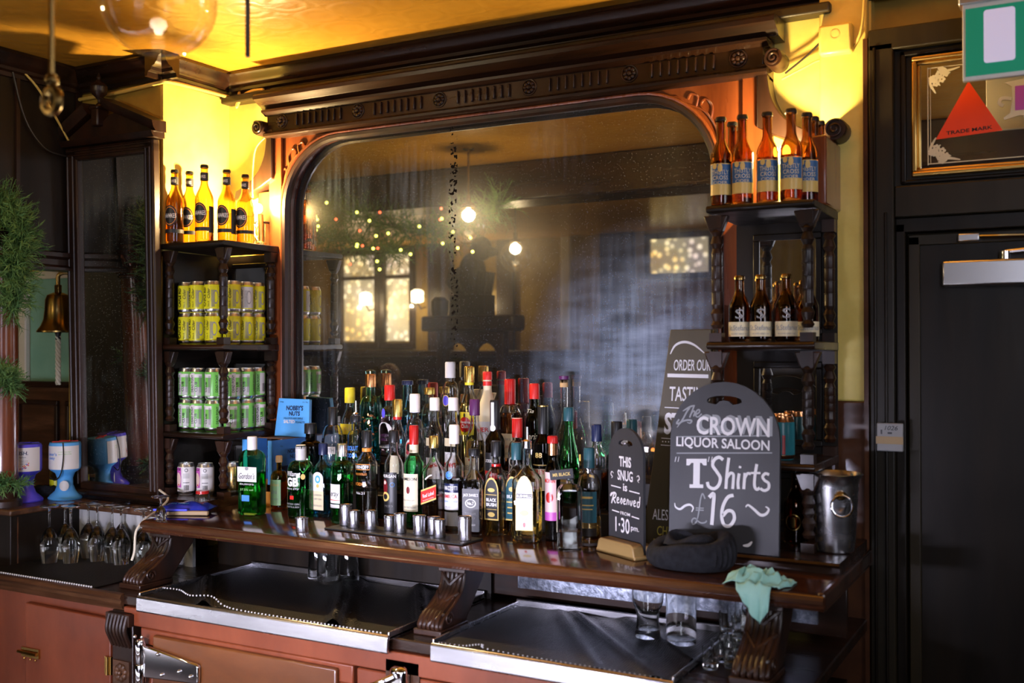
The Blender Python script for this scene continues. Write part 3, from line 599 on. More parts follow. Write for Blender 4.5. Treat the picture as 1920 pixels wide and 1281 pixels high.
obj('step',B().px([(-.055,PLZ-.0005),(-.395,PLZ-.0005),(-.402,PLZ-.006),(-.398,PLZ-.014),(-.388,PLZ-.018),(-.388,CT+.0005),(-.055,CT+.0005)],-2.888,-2.632),'wood_dark_x',st)
obj('step',B().px([(-.322,PLZ-.0005),(-.395,PLZ-.0005),(-.402,PLZ-.006),(-.398,PLZ-.014),(-.388,PLZ-.018),(-.388,CT-.02),(-.322,CT-.02)],-3.40,-2.888),'wood_dark_x',st)
obj('rail',B().box(-3.40,-2.663,-.445,-.395,CT-.03,CT),'wood_worn',st,bevel=.006)
sp=thing('shelf_platform','low dark platform under the right shelf unit and ice bucket','platform')
obj('step',B().px([(-.055,PLZ-.0005),(-.415,PLZ-.0005),(-.420,PLZ-.006),(-.41,PLZ-.014),(-.41,CT+.0005),(-.055,CT+.0005)],-.93,-.525),'wood_dark_x',sp)
rs=thing('bottle_riser','dark stepped riser under the back rows of spirits','riser')
obj('step',B().box(-2.37,-1.13,-.245,-.092,CT+.001,1.12),'wood_black',rs,bevel=.004); obj('step',B().box(-2.37,-1.13,-.092,-.008,CT+.001,1.195),'wood_black',rs,bevel=.004)
# lower bench
bz=.855
bn=thing('lower_bench','dark lower bar bench with matting, below the polished counter','bench')
obj('top',B().box(-3.24,-.53,-.79,-.02,bz-.035,bz-.004),'wood_dark_x',bn,bevel=.004)
obj('front_moulding',B().px([(-.79,bz),(-.80,bz-.003),(-.806,bz-.013),(-.80,bz-.022),(-.803,bz-.03),(-.796,bz-.045),(-.79,bz-.052)],-3.6,-2.56),'wood_worn',bn)
obj('front_rail',B().box(-2.55,-.53,-.80,-.77,.765,bz-.036),'wood_cupboard',bn,bevel=.003)
obj('splash_panel',B().box(-3.24,-2.67,-.405,-.392,bz-.004,CT-.031),'pale_grey',bn,smooth=0)
obj('splash_panel',B().box(-2.64,-1.55,-.315,-.302,bz-.004,CT-.041),'wood_black',bn,smooth=0)
obj('splash_panel',B().box(-1.46,-.60,-.315,-.302,.895,CT-.041),'steel_scratched',bn,smooth=0)
rr=thing('side_counter','dark ledge at the far left carrying the column and collection pots','ledge')
obj('top',B().box(-3.9,-3.22,-.70,-.325,CT-.022,CT),'wood_worn',rr,bevel=.006)
obj('side_panel',B().box(-3.9,-3.24,-.685,-.325,bz-.06,CT-.022),'wood_black',rr,bevel=.003)
obj('seam',B().box(-3.2405,-3.2385,-.66,-.655,bz,CT-.03),'wood_worn',rr,smooth=0)
# matting and trays
def mat_edge(b,pts,r=.003):
    for i,(p,q) in enumerate(zip(pts,pts[1:])):
        n=max(1,int((Vector(q)-Vector(p)).length/.011))
        for k in range(n): b.ball(tuple(Vector(p)+(Vector(q)-Vector(p))*k/n),r,6,4)
    return b
def mat_sheet(x0,x1,y0,y1,z,wav,seed,nx=70,ny=30):
    rnd=random.Random(seed); b=B(); rid=[(rnd.uniform(x0,x1),rnd.uniform(-1.2,-.4)*(x1-x0),rnd.uniform(.3,1)) for _ in range(4)] if wav else []
    vs=[]
    for j in range(ny+1):
        for i in range(nx+1):
            x=x0+(x1-x0)*i/nx; y=y0+(y1-y0)*j/ny; h=0
            for xc,sl,am in rid:
                d=(x-xc)-sl*(y-(y0+y1)/2)*1.3; h+=am*wav*(math.exp(-(d/.022)**2)+.25*math.exp(-((d-.06)/.012)**2))
            vs.append((x,y,z+h))
    return b.add(vs,[(j*(nx+1)+i,j*(nx+1)+i+1,(j+1)*(nx+1)+i+1,(j+1)*(nx+1)+i) for j in range(ny) for i in range(nx)])
mL=thing('bar_mat','flat black mesh matting under the champagne flutes','mat'); obj('sheet',mat_sheet(-3.235,-2.70,-.785,-.41,bz,0,1,10,8),'bar_matting',mL)
obj('beaded_edge',mat_edge(B(),[(-3.235,-.785,bz+.002),(-2.70,-.785,bz+.002)],.0035),'pale_grey',mL)
def tray(label,x0,x1,y0,y1,seed):
    t=thing('drip_tray',label,'tray')
    obj('pan',B().box(x0,x1,y0,y1,bz-.003,bz+.002),'steel',t,smooth=0)
    obj('front_lip',B().px([(y0,bz+.008),(y0-.004,bz+.008),(y0-.009,bz+.003),(y0-.010,bz-.036),(y0-.006,bz-.040),(y0,bz-.040)],x0,x1),'steel',t,bevel=.002)
    obj('rim',B().box(x0,x0+.006,y0,y1,bz-.006,bz+.016).box(x1-.006,x1,y0,y1,bz-.006,bz+.016).box(x0,x1,y1-.006,y1,bz-.006,bz+.022),'steel',t,bevel=.002)
    return t
tray('long stainless drip tray in front of the carved middle bracket',-2.475,-1.565,-.81,-.325,1)
tray('stainless drip tray at the right under the chalkboards',-1.435,-.80,-.81,-.365,2)
ml=thing('bar_mat','crumpled black mesh mat in the long left tray','mat'); obj('sheet',mat_sheet(-2.465,-1.575,-.805,-.335,bz+.004,.020,5),'bar_matting',ml); obj('beaded_edge',mat_edge(B(),smooth_line([(-2.47,-.72,bz+.012),(-2.38,-.74,bz+.02),(-2.30,-.775,bz+.02),(-2.22,-.77,bz+.025),(-2.12,-.80,bz+.010),(-1.9,-.803,bz+.008),(-1.585,-.803,bz+.008)],6),.0028),'pale_grey',ml)
mr=thing('bar_mat','rippled black mesh mat in the right tray','mat'); obj('sheet',mat_sheet(-1.427,-.81,-.805,-.375,bz+.004,.012,9),'bar_matting',mr); obj('beaded_edge',mat_edge(B(),smooth_line([(-1.42,-.80,bz+.006),(-1.35,-.80,bz+.008),(-1.3,-.795,bz+.016),(-1.25,-.80,bz+.008),(-.82,-.803,bz+.006)],6),.0025),'grey',mr)
# carved brackets holding the counter edge
def corbel(label,x,w,mtl):
    t=thing('carved_bracket',label,'bracket',(x,0,0))
    C=smooth_line([(-.585,CT-.041),(-.605,CT-.05),(-.612,CT-.075),(-.628,CT-.10),(-.665,CT-.125),(-.705,CT-.145),(-.725,CT-.165),(-.722,bz+.012),(-.70,bz+.010)],5)
    bk=smooth_line([(-.60,bz+.010),(-.575,CT-.15),(-.54,CT-.11),(-.51,CT-.08),(-.50,CT-.041)],5)
    obj('scroll',B().px(C+bk,-w/2,w/2),mtl,t,bevel=.006)
    r=B()
    for k,ph in((-1,1),(-.5,.5),(0,0),(.5,.5),(1,1)):
        n=len(C); r.tube([(k*w*.40*(1-.25*sin(PI*i/n)),y-.001,z) for i,(y,z) in list(enumerate(C))[2:-2]],[.0045+.0035*sin(PI*i/(n-4)) for i in range(n-4)],8)
    for s in(-1,1):
        for a in(.30,.52,.74):
            i=int(a*len(C)); y,z=C[i]; y2,z2=C[max(0,i-6)]
            r.tube(smooth_line([(0,y-.003,z),(s*w*.2,(y+y2)/2-.005,(z+z2)/2),(s*w*.42,y2-.002,z2)],4),[.006]*8+[.004],7)
    obj('acanthus',r,mtl,t)
    obj('scroll_eye',B().tube([(w/2+.001,-.69+.018*cos(k*.5)*(1-k/26),bz+.035+.018*sin(k*.5)*(1-k/26)) for k in range(22)],.003,6),mtl,t)
    obj('foot',B().box(-w/2-.004,w/2+.004,-.735,-.60,bz-.004,bz+.012),mtl,t,bevel=.003)
    obj('cap',B().box(-w/2-.003,w/2+.003,-.615,-.50,CT-.052,CT-.041),mtl,t,bevel=.002)
corbel('carved scroll bracket under the counter, between the two steel trays',-1.50,.078,'wood_dark')
corbel('carved scroll bracket at the left counter end beside the flutes',-2.60,.085,'wood_dark')
corbel('carved leaf bracket under the mint cloth at the right counter end',-.655,.085,'wood_dark')
# bench fronts
fg=thing('fridge_cabinet','brown wood fronted bar fridge below the long steel tray','fridge')
obj('body',B().box(-2.50,-.53,-.775,-.30,0,.764),'wood_dark_x',fg,smooth=0)
obj('door_surround',ringx(-2.48,-1.69,.12,.764,.05,-.798,-.775),'wood_cupboard',fg,bevel=.004)
dr_=obj('door',B().box(-2.415,-1.735,-.812,-.776,.16,.752),'wood_fridge',fg,bevel=.005)
hg=obj('hinge',B().py([(-2.462,.60),(-2.462,.72),(-2.44,.722),(-2.225,.697),(-2.218,.69),(-2.218,.645),(-2.225,.640),(-2.44,.628),(-2.44,.60)],-.826,-.8125),'chrome',fg,bevel=.004)
obj('knuckle',B().lathe([(0,.60),(.014,.60),(.016,.61),(.016,.664),(.014,.667),(.016,.670),(.016,.724),(.011,.738),(0,.742)],14,(-2.452,-.824,0)),'chrome',hg)
t=B()
for x,z in((-2.375,.706),(-2.29,.668),(-2.245,.660),(-2.36,.648),(-2.47,.745),(-2.44,.748),(-2.44,.735)): t.ball((x,-.828,z),.006,8,6)
obj('screw',t,'cap_silver',hg)
obj('panel_right',B().box(-1.68,-.55,-.795,-.776,.12,.76),'wood_cupboard',fg,bevel=.004)
lt=obj('latch',B().box(-1.555,-1.505,-.83,-.796,.70,.79),'chrome',fg,bevel=.012); obj('lever',B().tube(smooth_line([(-1.53,-.84,.77),(-1.56,-.86,.755),(-1.60,-.865,.735)],5),.010,10),'chrome',lt)
obj('latch_plate',B().box(-1.585,-1.48,-.8,-.795,.69,.80),'wood_worn',fg,bevel=.002)
obj('door_right',B().box(-1.38,-.72,-.812,-.794,.14,.735),'wood_cupboard',fg,bevel=.004)
cb=thing('bar_cupboard','reddish wooden cupboard with brass bolt, below the flutes','cupboard')
obj('body',B().box(-3.7,-2.52,-.765,-.42,0,.805),'wood_cupboard',cb,smooth=0)
dpts=[(-3.025,.10),(-2.625,.10),(-2.625,.745)]+[(-2.655+.03*cos(R(a)),.738+.03*sin(R(a))) for a in(20,45,70,90)]+[(-3.025,.772)]
cd=obj('door',B().py(dpts,-.786,-.766),'wood_cupboard',cb,bevel=.003)
bl=B().box(-3.035,-2.95,-.793,-.786,.60,.63).tube([(-3.045,-.797,.615),(-2.955,-.797,.615)],.006,8)
for x in(-3.015,-2.985,-2.96): bl.ball((x,-.796,.596),.004,6,5)
obj('bolt',bl,'brass',cd); obj('hinge',B().box(-2.640,-2.612,-.795,-.786,.60,.655).tube([(-2.626,-.797,.60),(-2.626,-.797,.655)],.005,8),'brass',cd)
pil=obj('pilaster',B().box(-2.60,-2.51,-.80,-.766,0,.805),'wood_dark',cb,bevel=.003)
t=B()
for k in range(6): x=-2.592+.0148*k; t.tube(smooth_line([(x,-.815,.795),(x,-.825,.755),(x,-.812,.72),(x,-.802,.70)],4),.007,8)
obj('fluted_bracket',t.box(-2.605,-2.505,-.82,-.80,.765,.80),'wood_dark',pil)
t=B().box(-2.59,-2.52,-.806,-.80,.585,.655)
for k in range(8): a=k*PI/4+.2; t.ball((-2.555+.018*cos(a),-.807,.62+.018*sin(a)),.011,8,6,(1,.6,1))
t.ball((-2.555,-.81,.62),.008,8,6); obj('carved_square',t,'wood_worn',pil)

# ------------------------------------------------------------------ column, garland, bell
cl=thing('column','mahogany column with carved capital wound with a green garland','column',(-3.335,-.645,CT))
obj('shaft',B().lathe([(0,.07),(.050,.07),(.050,.52),(.048,.70),(.045,.83),(0,.83)],24),'wood_red',cl)
obj('base',B().lathe([(0,0),(.062,0),(.062,.02),(.056,.028),(.060,.042),(.052,.055),(.052,.07),(0,.07)],24),'wood_dark',cl)
cp=B().lathe([(.046,.815),(.053,.818),(.055,.824),(.053,.830),(.046,.833),(.048,.85),(.060,.90),(.075,.925),(0,.925)],20)
for ring,(zz,rr_,n,hh) in enumerate(((.835,.050,8,.035),(.862,.056,8,.04))):
    for k in range(n):
        a=2*PI*(k+.5*ring)/n; cp.tube(smooth_line([(rr_*cos(a),rr_*sin(a),zz),(1.12*rr_*cos(a),1.12*rr_*sin(a),zz+hh*.6),(1.4*rr_*cos(a),1.4*rr_*sin(a),zz+hh),(1.45*rr_*cos(a),1.45*rr_*sin(a),zz+hh*.75)],4),[.010]*6+[.008]*4+[.005]*3,7)
for k in range(4):
    a=PI/4+k*PI/2; ca,sa=cos(a),sin(a)
    cp.tube([((.082+.016*(1-q/20)*cos(q*.5))*ca,(.082+.016*(1-q/20)*cos(q*.5))*sa,.915+.016*(1-q/20)*sin(q*.5)) for q in range(18)],.005,6)
obj('capital',cp,'capital_wood',cl); obj('abacus',B().box(-.078,.078,-.078,.078,.925,.945).box(-.07,.07,-.07,.07,.945,1.0),'wood_dark',cl,bevel=.004)
def garland(name,label,path,rad,n,seed,m='needle_green'):
    rnd=random.Random(seed); b=B(); p=[Vector(q) for q in smooth_line(path,10)]
    L=len(p)
    for i in range(n):
        f=rnd.random()*(L-1.001); k=int(f); c=p[k].lerp(p[k+1],f-k)
        d=Vector((rnd.gauss(0,1),rnd.gauss(0,1),rnd.gauss(0,1)+.25)).normalized(); l=rad*rnd.uniform(.5,1.25)
        tip=c+d*l; sd=d.orthogonal().normalized()
        b.tube([c,c+d*l*.5,tip],[.0018,.0015,.0008],3,caps=False)
        for j in range(7):
            q=c+d*l*(.3+.1*j); a=rnd.uniform(0,2*PI); e=(Matrix.Rotation(a,3,d)@sd+d*.8).normalized()*rad*rnd.uniform(.22,.42); s2=e.cross(d).normalized()*.0020
            b.add([q-s2,q+s2,q+e],[(0,1,2)])
    o=obj(name,b,m,smooth=0,fix=False); tag(o,label,'garland'); o['kind']='stuff'; return o
garland('garland','green fir garland draped round the column capital',[(-3.45,-.70,2.10),(-3.36,-.72,2.08),(-3.29,-.71,2.11),(-3.25,-.67,2.06),(-3.225,-.65,2.00),(-3.235,-.66,1.93),(-3.235,-.67,1.86),(-3.255,-.66,1.80),(-3.265,-.66,1.73)],.085,1000,3)
garland('garland','lower loop of fir garland across the column shaft',[(-3.45,-.70,1.545),(-3.36,-.715,1.52),(-3.28,-.70,1.515),(-3.26,-.68,1.50),(-3.27,-.66,1.46)],.062,420,4)
garland('garland','fir sprigs lying behind the purple collection pot',[(-3.40,-.69,1.07),(-3.34,-.71,1.09),(-3.30,-.70,1.13),(-3.27,-.63,1.12)],.055,260,6)
be=thing('brass_bell','brass ship bell with a plaited white rope, hanging beside the pier mirror','bell',(-3.492,-.30,1.665))
obj('bell',B().lathe([(.0,.148),(.018,.148),(.040,.138),(.047,.12),(.049,.08),(.053,.045),(.064,.018),(.078,.0),(.078,-.006),(.072,-.004),(.060,.015),(.048,.045),(.044,.11),(0,.13)],28),'brass_old',be)
obj('clapper',B().lathe([(0,-.012),(.012,-.012),(.012,.02),(.004,.03),(.004,.12),(0,.12)],12),'black',be)
obj('yoke',B().box(-.012,.012,-.008,.008,.148,.178).lathe([(0,.17),(.008,.17),(.008,.20),(0,.2)],10),'brass_old',be,bevel=.002)
obj('arm',B().tube(smooth_line([(0,0,.19),(.003,0,.215),(.025,.01,.225),(.055,.03,.222),(.082,.05,.215)],5),.008,10),'brass_old',be)
t=B()
for k in range(3): t.tube([(.006*cos(i*.9+k*2.1),.006*sin(i*.9+k*2.1),-.02-i*.0078) for i in range(25)],.0055,7)
obj('bell_rope',t,'paint_cream',be); obj('rope_whipping',B().lathe([(0,-.035),(.010,-.035),(.010,-.008),(0,-.008)],12),'black',be)
# collection pots
def pot(label,loc,rz,body,m2):
    p=thing('collection_pot',label,'collecting pot',loc,rz)
    obj('body',B().lathe([(0,.0),(.058,.0),(.060,.006),(.052,.016),(.036,.030),(.028,.05),(.027,.075),(.034,.095),(.052,.108),(.055,.116),(.055,.200),(.052,.208),(.0,.210)],28),body,p)
    obj('label',band(.055,.112,.197,R(-80),R(80),20),m2,p,smooth=30)
    obj('seal',B().box(-.045,.045,-.004,.004,.209,.212).moved(rz=.6).box(-.02,.02,-.008,.008,.210,.214),'red' if body=='sky' else 'violet',p)
    return p
p=pot('violet charity collection pot beside the column',(-3.365,-.535,CT),R(30),'violet','white')
t=B(); C=cyl(.0558); text(t,'AWISH.',C,.0,.178,.062,.013,.02,.1); text(t,'United Kingdom',C,-.002,.163,.052,.006)
for k in range(3): text(t,'thank you for supporting',C,0,.150-.006*k,.06,.003)
obj('lettering',t,'navy',p,smooth=0)
t=B(); rnd=random.Random(2)
cols=[B() for _ in range(4)]
for k in range(22): q=k%4; u=.004+.03*rnd.random(); disc(cols[q],C,u,.122+.022*rnd.random()*(u/.034),.0022,.0022,8)
for q,m_ in zip(cols,('orange','red','magenta','sky')): obj('dots',q,m_,p,smooth=0)
p=pot('sky blue charity collection pot next to the pier mirror',(-3.292,-.425,CT),R(28),'sky','white')
t=B(); text(t,"imer's",C,-.024,.168,.036,.012,.01); text(t,'ciety',C,-.028,.152,.03,.013,.01); obj('lettering',t,'blue',p,smooth=0)
t=B(); text(t,'Leading the fight',C,.022,.176,.045,.004); text(t,'against dementia',C,.022,.168,.045,.004); obj('small_print',t,'green_can',p,smooth=0)
t=B(); disc(t,lambda u,v:((.046+.0+.2*abs(v)*0)*sin(u/.046),-(.038)*cos(u/.046)-.004,.0+v),.014,.052,.017,.019,20); obj('sticker',t,'pale_grey',p,smooth=0)
obj('cord',B().tube(smooth_line([(.015,-.052,.21),(.02,-.060,.16),(.012,-.062,.10),(-.01,-.058,.075),(-.035,-.05,.085)],8),.0022,6),'black',p)
bw=B()
rnd=random.Random(4)
for k in range(7): bw.tube(smooth_line([(.03*cos(a*1.05+k)*(1+.2*sin(a*2+k)),.022*sin(a*1.05+k),.012+.006*k*.7+.004*sin(a*3+k)) for a in range(7)],4),.007,7)
tag(obj('wool_bundle',bw,'knit',loc=(-3.385,-.44,CT),rz=.6),'bundled black woollen cloth between the two collection pots','cloth')
# ------------------------------------------------------------------ bottles
def squarer(Rb,nr,n=5):
    def f(a,r):
        t=min(1,max(0,(r-nr)/max(1e-6,Rb*.98-nr))); q=1/((abs(sin(a))**n+abs(cos(a))**n)**(1/n)); return 1+(q-1)*t
    return f
def bottle(name,label,X,Y,Z,H,Rb,glass_,nr=.0145,sh=.62,nk=.78,liq=None,fill=.5,cap=None,capl=.035,capr=None,sq=None,fl=1,style='slope',L=(),T=(),yaw=0,pour=None,group='spirit bottles on the back counter',extra=None,neckband=None):
    rt_=thing(name,label,'bottle',(X,Y,Z),yaw,group); S=squarer(Rb,nr,sq) if sq else None; seg=40 if sq else 28
    zs,zn=sh*H,nk*H
    def shoulder(r0,r1,n=8):
        o=[]
        for i in range(n+1):
            t=i/n; k=(.5+.5*cos(PI*t)) if style=='slope' else math.sqrt(max(0,1-t*t))
            o.append((r1+(r0-r1)*k,zs+(zn-zs)*t))
        return o
    outp=[(0,.003),(Rb*.6,.001),(Rb*.9,0),(Rb*.985,.004),(Rb,.010)]+shoulder(Rb,nr)+[(nr,H-.012),(nr+.0015,H-.010),(nr+.0015,H-.002),(nr,H)]
    inn=[(nr-.0025,H)]+[(r-.0025,z) for r,z in shoulder(Rb,nr)[::-1]]+[(Rb-.0025,.012),(Rb*.85,.008),(0,.009)]
    solid=glass_ in('g_dark',) or not glass_.startswith(('g_','clear'))
    prof=outp[:-1]+[(nr,H-.001),(0,H-.001)] if solid else outp+inn
    body=obj('glass',B().lathe(prof,seg,shape=S,flat=fl),glass_,rt_)
    if liq and not solid:
        zl=fill*H; lp=[(0,.0085),(Rb*.85,.0075),(Rb-.0022,.0115)]; q=0
        for r,z in shoulder(Rb,nr):
            if z<zl: lp.append((r-.0022,z)); q=r
            else: break
        if zl<=zs: lp=[(0,.0085),(Rb*.85,.0075),(Rb-.0022,.0115),(Rb-.0022,zl)]; q=Rb
        elif zl>zn: q=nr; lp.append((nr-.0022,zl))
        lp.append((0,lp[-1][1])); obj('liquid',B().lathe(lp,seg,shape=S,flat=fl),liq,rt_)
    if cap:
        cr=capr or nr+.0035; obj('cap',B().lathe([(0,H-capl),(cr,H-capl),(cr,H-.003),(cr-.002,H+.001),(0,H+.001)],20),cap,rt_)
    if neckband: z0,z1,m_=neckband; obj('neck_band',B().lathe([(nr+.001,z0*H),(nr+.0016,z0*H),(nr+.0016,z1*H),(nr+.001,z1*H)],20),m_,rt_)
    if pour: obj('pourer',B().lathe([(0,H-.06),(nr+.002,H-.06),(nr+.002,H-.045),(.006,H-.04),(.004,H),(.003,H),(0,H-.002)],14),pour,rt_)
    for qi,(z0,z1,w,m_) in enumerate(L):
        e_=.0008+.0003*qi
        if sq: b=patch(B(),flat(-Rb*fl-e_),-w/2,w/2,z0*H,z1*H,2)
        else: b=band(Rb,z0*H,z1*H,-w/2/Rb,w/2/Rb,max(6,int(w/.004)),e_)
        obj('label',b,m_,rt_,smooth=30,fix=False)
    bym={}
    for ti,t in enumerate(T):
        s,z,w,h,m_=t[:5]; e_=.0018+.00022*ti; k=t[5] if len(t)>5 else {}
        b=bym.setdefault(m_,B()); pl=flat(-Rb*fl-e_) if sq else cyl(Rb,0,0,e_)
        if s=='O': disc(b,pl,k.get('u',0),z*H,w/2,h/2,20,k.get('inner'))
        elif s=='-': patch(b,pl,k.get('u',0)-w/2,k.get('u',0)+w/2,z*H-h/2,z*H+h/2,8)
        elif s=='^': poly(b,pl,[(k.get('u',0)-w/2,z*H),(k.get('u',0)+w/2,z*H),(k.get('u',0)+w/2,z*H+h*.65)]+[(k.get('u',0)+w/2*cos(R(a)),z*H+h*.65+h*.35*sin(R(a))) for a in(20,45,70,90,110,135,160)]+[(k.get('u',0)-w/2,z*H+h*.65)])
        else: text(b,s,pl,k.get('u',0),z*H,w,h,k.get('b',.0),k.get('sh',0),k.get('rot',0),k.get('sl',0),2)
    for m_,b in bym.items(): obj('lettering' ,b,m_,rt_,smooth=0,fix=False)
    return rt_
f=bottle
# -- front row, left to right
f('gin_bottle','square green gin bottle with white script label, at the left end of the front row',-2.434,-.37,CT,.257,.040,'g_green',.014,.72,.84,'l_green',.55,'white',.062,.0165,sq=6,fl=.75,style='round',yaw=R(8),
  L=[(.43,.62,.074,'white')],T=[("Gordon's",.505,.062,.020,'black',{'sh':.35}),('O',.60,.014,.012,'grey'),("SPECIAL LONDON DRY GIN",.40,.055,.006,'white'),('37.5% vol',.33,.05,.007,'label_green'),('-',.22,.030,.02,'blue',{'u':-.004})])
f('gin_bottle','clear gin bottle with GB in big white letters and white stopper, front row',-2.256,-.335,CT,.233,.043,'g_green',.016,.66,.80,'l_green',.35,'white',.05,.0175,style='round',
  T=[("Williams",.62,.046,.016,'white',{'sh':.3}),('GB',.505,.046,.03,'white',{'b':.05}),('Extra Dry',.41,.05,.008,'white',{'sh':.3}),('BRITISH GIN',.20,.05,.006,'grey'),('DISTILLED',.16,.05,.005,'grey'),('O',.58,.014,.018,'label_gold',{'u':.036}),('-',.29,.014,.012,'red')],neckband=(.62+.16,.985,'pale_grey'))
f('gin_bottle','small gin bottle with cork and pale green label, beside the orange and blue carton',-2.435,-.237,CT,.181,.029,'g_honey',.009,.58,.74,None,0,'cork',.022,.012,style='round',
  L=[(.08,.56,.052,'label_green')],T=[('Distillers',.47,.04,.010,'cable_cream',{'sh':.3}),('GIN',.33,.024,.012,'grey'),('LONDON',.2,.03,.005,'grey')])
f('gin_bottle','pale blue square gin bottle with cream medallion label and dark blue cap',-2.196,-.295,CT,.238,.0265,'g_blue',.0125,.64,.80,'l_blue',.3,'navy',.036,.015,sq=6,
  L=[(.10,.36,.045,'ivory')],T=[('^',.36,.044,.062,'white'),('O',.52,.022,.026,'sky',{'inner':.5}),('O',.43,.012,.012,'label_gold'),('LONDON',.305,.03,.006,'grey'),('DRY GIN',.25,.03,.006,'grey'),('DISTILLED',.16,.034,.005,'grey')])
f('gin_bottle','rounded deep green gin bottle with silver cap, between pale blue and clear bottles',-2.068,-.36,CT,.247,.035,'g_green',.015,.70,.80,'l_green',.62,'cap_silver',.038,.017,style='round',yaw=R(-14),
  L=[(.26,.50,.05,'white'),(.20,.245,.05,'pale_grey')],T=[('eray',.36,.034,.018,'black',{'u':.006,'sh':.3}),('-',.30,.05,.002,'red')])
f('vodka_bottle','clear vodka bottle with black cap and red and black name panel, front row',-2.019,-.295,CT,.286,.035,'clear',.0135,.62,.80,'l_clear',.34,'black',.05,.0165,style='slope',neckband=(.77,.81,'orange'),
  L=[(.575,.64,.062,'orange'),(.582,.633,.060,'black')],T=[('SMIRNOFF',.608,.056,.011,'white',{'b':.02}),('TRIPLE DISTILLED',.53,.045,.007,'orange'),('VODKA',.42,.045,.010,'orange'),('No.21',.32,.03,.008,'white')])
f('rum_bottle','clear rum bottle with black pirate picture label and black cap, front row',-1.911,-.30,CT,.291,.030,'clear',.0125,.62,.80,'l_rum',.3,'black',.036,.0155,
  L=[(.12,.56,.056,'label_black')],T=[('MORGAN',.52,.050,.010,'white',{'b':.02}),('O',.40,.022,.05,'wine_red',{'u':-.012}),('O',.45,.012,.012,'skin_tone',{'u':-.012}),('O',.30,.03,.03,'label_gold',{'u':-.010,'inner':.6}),('SPICED',.2,.03,.006,'grey'),('O',.43,.015,.015,'label_blue',{'u':.014,'inner':.7})])
f('whiskey_bottle','green whiskey bottle with cream label and red capped neck, front row centre',-1.824,-.315,CT,.311,.0315,'g_green',.0125,.60,.76,'l_green',.2,'cap_red',.058,.0145,style='slope',neckband=(.70,.82,'cream'),
  L=[(.16,.53,.060,'cream')],T=[('JAMESON',.475,.052,.012,'black',{'b':.02}),('O',.37,.012,.022,'wine_red'),('IRISH WHISKEY',.27,.04,.005,'grey'),('TRIPLE DISTILLED',.20,.05,.006,'grey'),('O',.74,.012,.012,'wine_red')])
f('whisky_bottle','whisky bottle with slanted red label and gold cap, beside the cream labelled green bottle',-1.735,-.34,CT,.284,.0285,'clear',.0115,.60,.78,'l_dark',.38,'cap_gold',.035,.0145,sq=7,
  T=[])
rlab=[o for o in COL.objects if o.get('label','').startswith('whisky bottle with slanted')][0]
t=B(); pl=flat(-.0285-.0012); poly(t,pl,[(-.027,.078),(.027,.098),(.027,.142),(-.027,.122)]); obj('label',t,'label_gold',rlab,smooth=0,fix=False)
t=B(); pl=flat(-.0285-.0018); poly(t,pl,[(-.027,.083),(.027,.103),(.027,.137),(-.027,.117)]); obj('label_field',t,'red',rlab,smooth=0,fix=False)
t=B(); text(t,'Red Label',flat(-.0285-.0024),0,.111,.044,.011,.01,.3,rot=R(20)); text(t,'Blended Scotch Whisky',flat(-.0285-.0024),0,.097,.04,.004,rot=R(20)); t2=t; stroke(t,[(-.012,.155),(.0,.165),(.012,.17)],.004,flat(-.0285-.0012)); obj('lettering',t,'white',rlab,smooth=0,fix=False)
f('sambuca_bottle','tall clear sambuca bottle with white cap and blue topped white label, front row',-1.682,-.308,CT,.317,.0290,'clear',.0125,.60,.72,'l_clear',.5,'white',.056,.0155,style='slope',
  L=[(.20,.44,.055,'white'),(.365,.45,.055,'navy'),(.05,.18,.052,'pale_grey')],T=[('RAMAZZOTTI',.408,.05,.013,'white',{'b':.02}),('SAMBUCA',.33,.046,.011,'red',{'b':.01}),('LIQUORE CLASSICO',.28,.048,.006,'blue'),('MILANO',.23,.03,.005,'grey'),('O',.53,.022,.024,'blue',{'inner':.75}),('O',.53,.013,.014,'blue')],neckband=(.83,.85,'navy'))
f('whiskey_bottle','square black labelled whiskey bottle with short black cap, front row',-1.582,-.36,CT,.254,.0285,'clear',.0125,.62,.78,'l_rum',.52,'black',.020,.0155,sq=9,yaw=R(12),
  L=[(.06,.55,.052,'label_black')],T=[("JACK DANIEL'S",.475,.046,.011,'white',{'b':.01}),('O',.385,.034,.026,'pale_grey',{'inner':.8}),('No.7',.385,.02,.010,'white',{'b':.02}),('TENNESSEE',.27,.034,.006,'grey'),('WHISKEY',.22,.03,.006,'grey'),('SOUR MASH',.14,.03,.006,'pale_grey')])
f('whiskey_bottle','whiskey bottle with arched black and gold label and red shoulder band',-1.529,-.32,CT,.275,.0270,'clear',.0125,.62,.76,'l_whisky',.45,'black',.044,.0155,sq=6,
  T=[('^',.17,.047,.125,'label_gold'),('^',.185,.041,.115,'label_black'),('BLACK',.385,.034,.010,'white',{'b':.03}),('BUSH',.335,.034,.010,'white',{'b':.03}),('-',.285,.036,.002,'label_gold'),('O',.23,.024,.014,'label_gold'),('O',.49,.024,.012,'label_gold'),('-',.44,.036,.002,'label_gold')],neckband=(.66,.76,'cap_red'))
f('whiskey_bottle','whiskey bottle with dark green label half hidden behind the white labelled one',-1.482,-.282,CT,.270,.0255,'clear',.0125,.62,.78,'l_whisky',.5,'cap_teal',.05,.0155,sq=6,
  T=[('^',.16,.046,.13,'label_gold'),('^',.175,.042,.12,'cap_teal'),('BUSH',.42,.034,.010,'white',{'b':.02}),('-',.36,.036,.004,'label_gold'),('-',.30,.03,.004,'label_gold'),('-',.24,.03,.004,'label_gold'),('O',.5,.02,.014,'label_gold')])
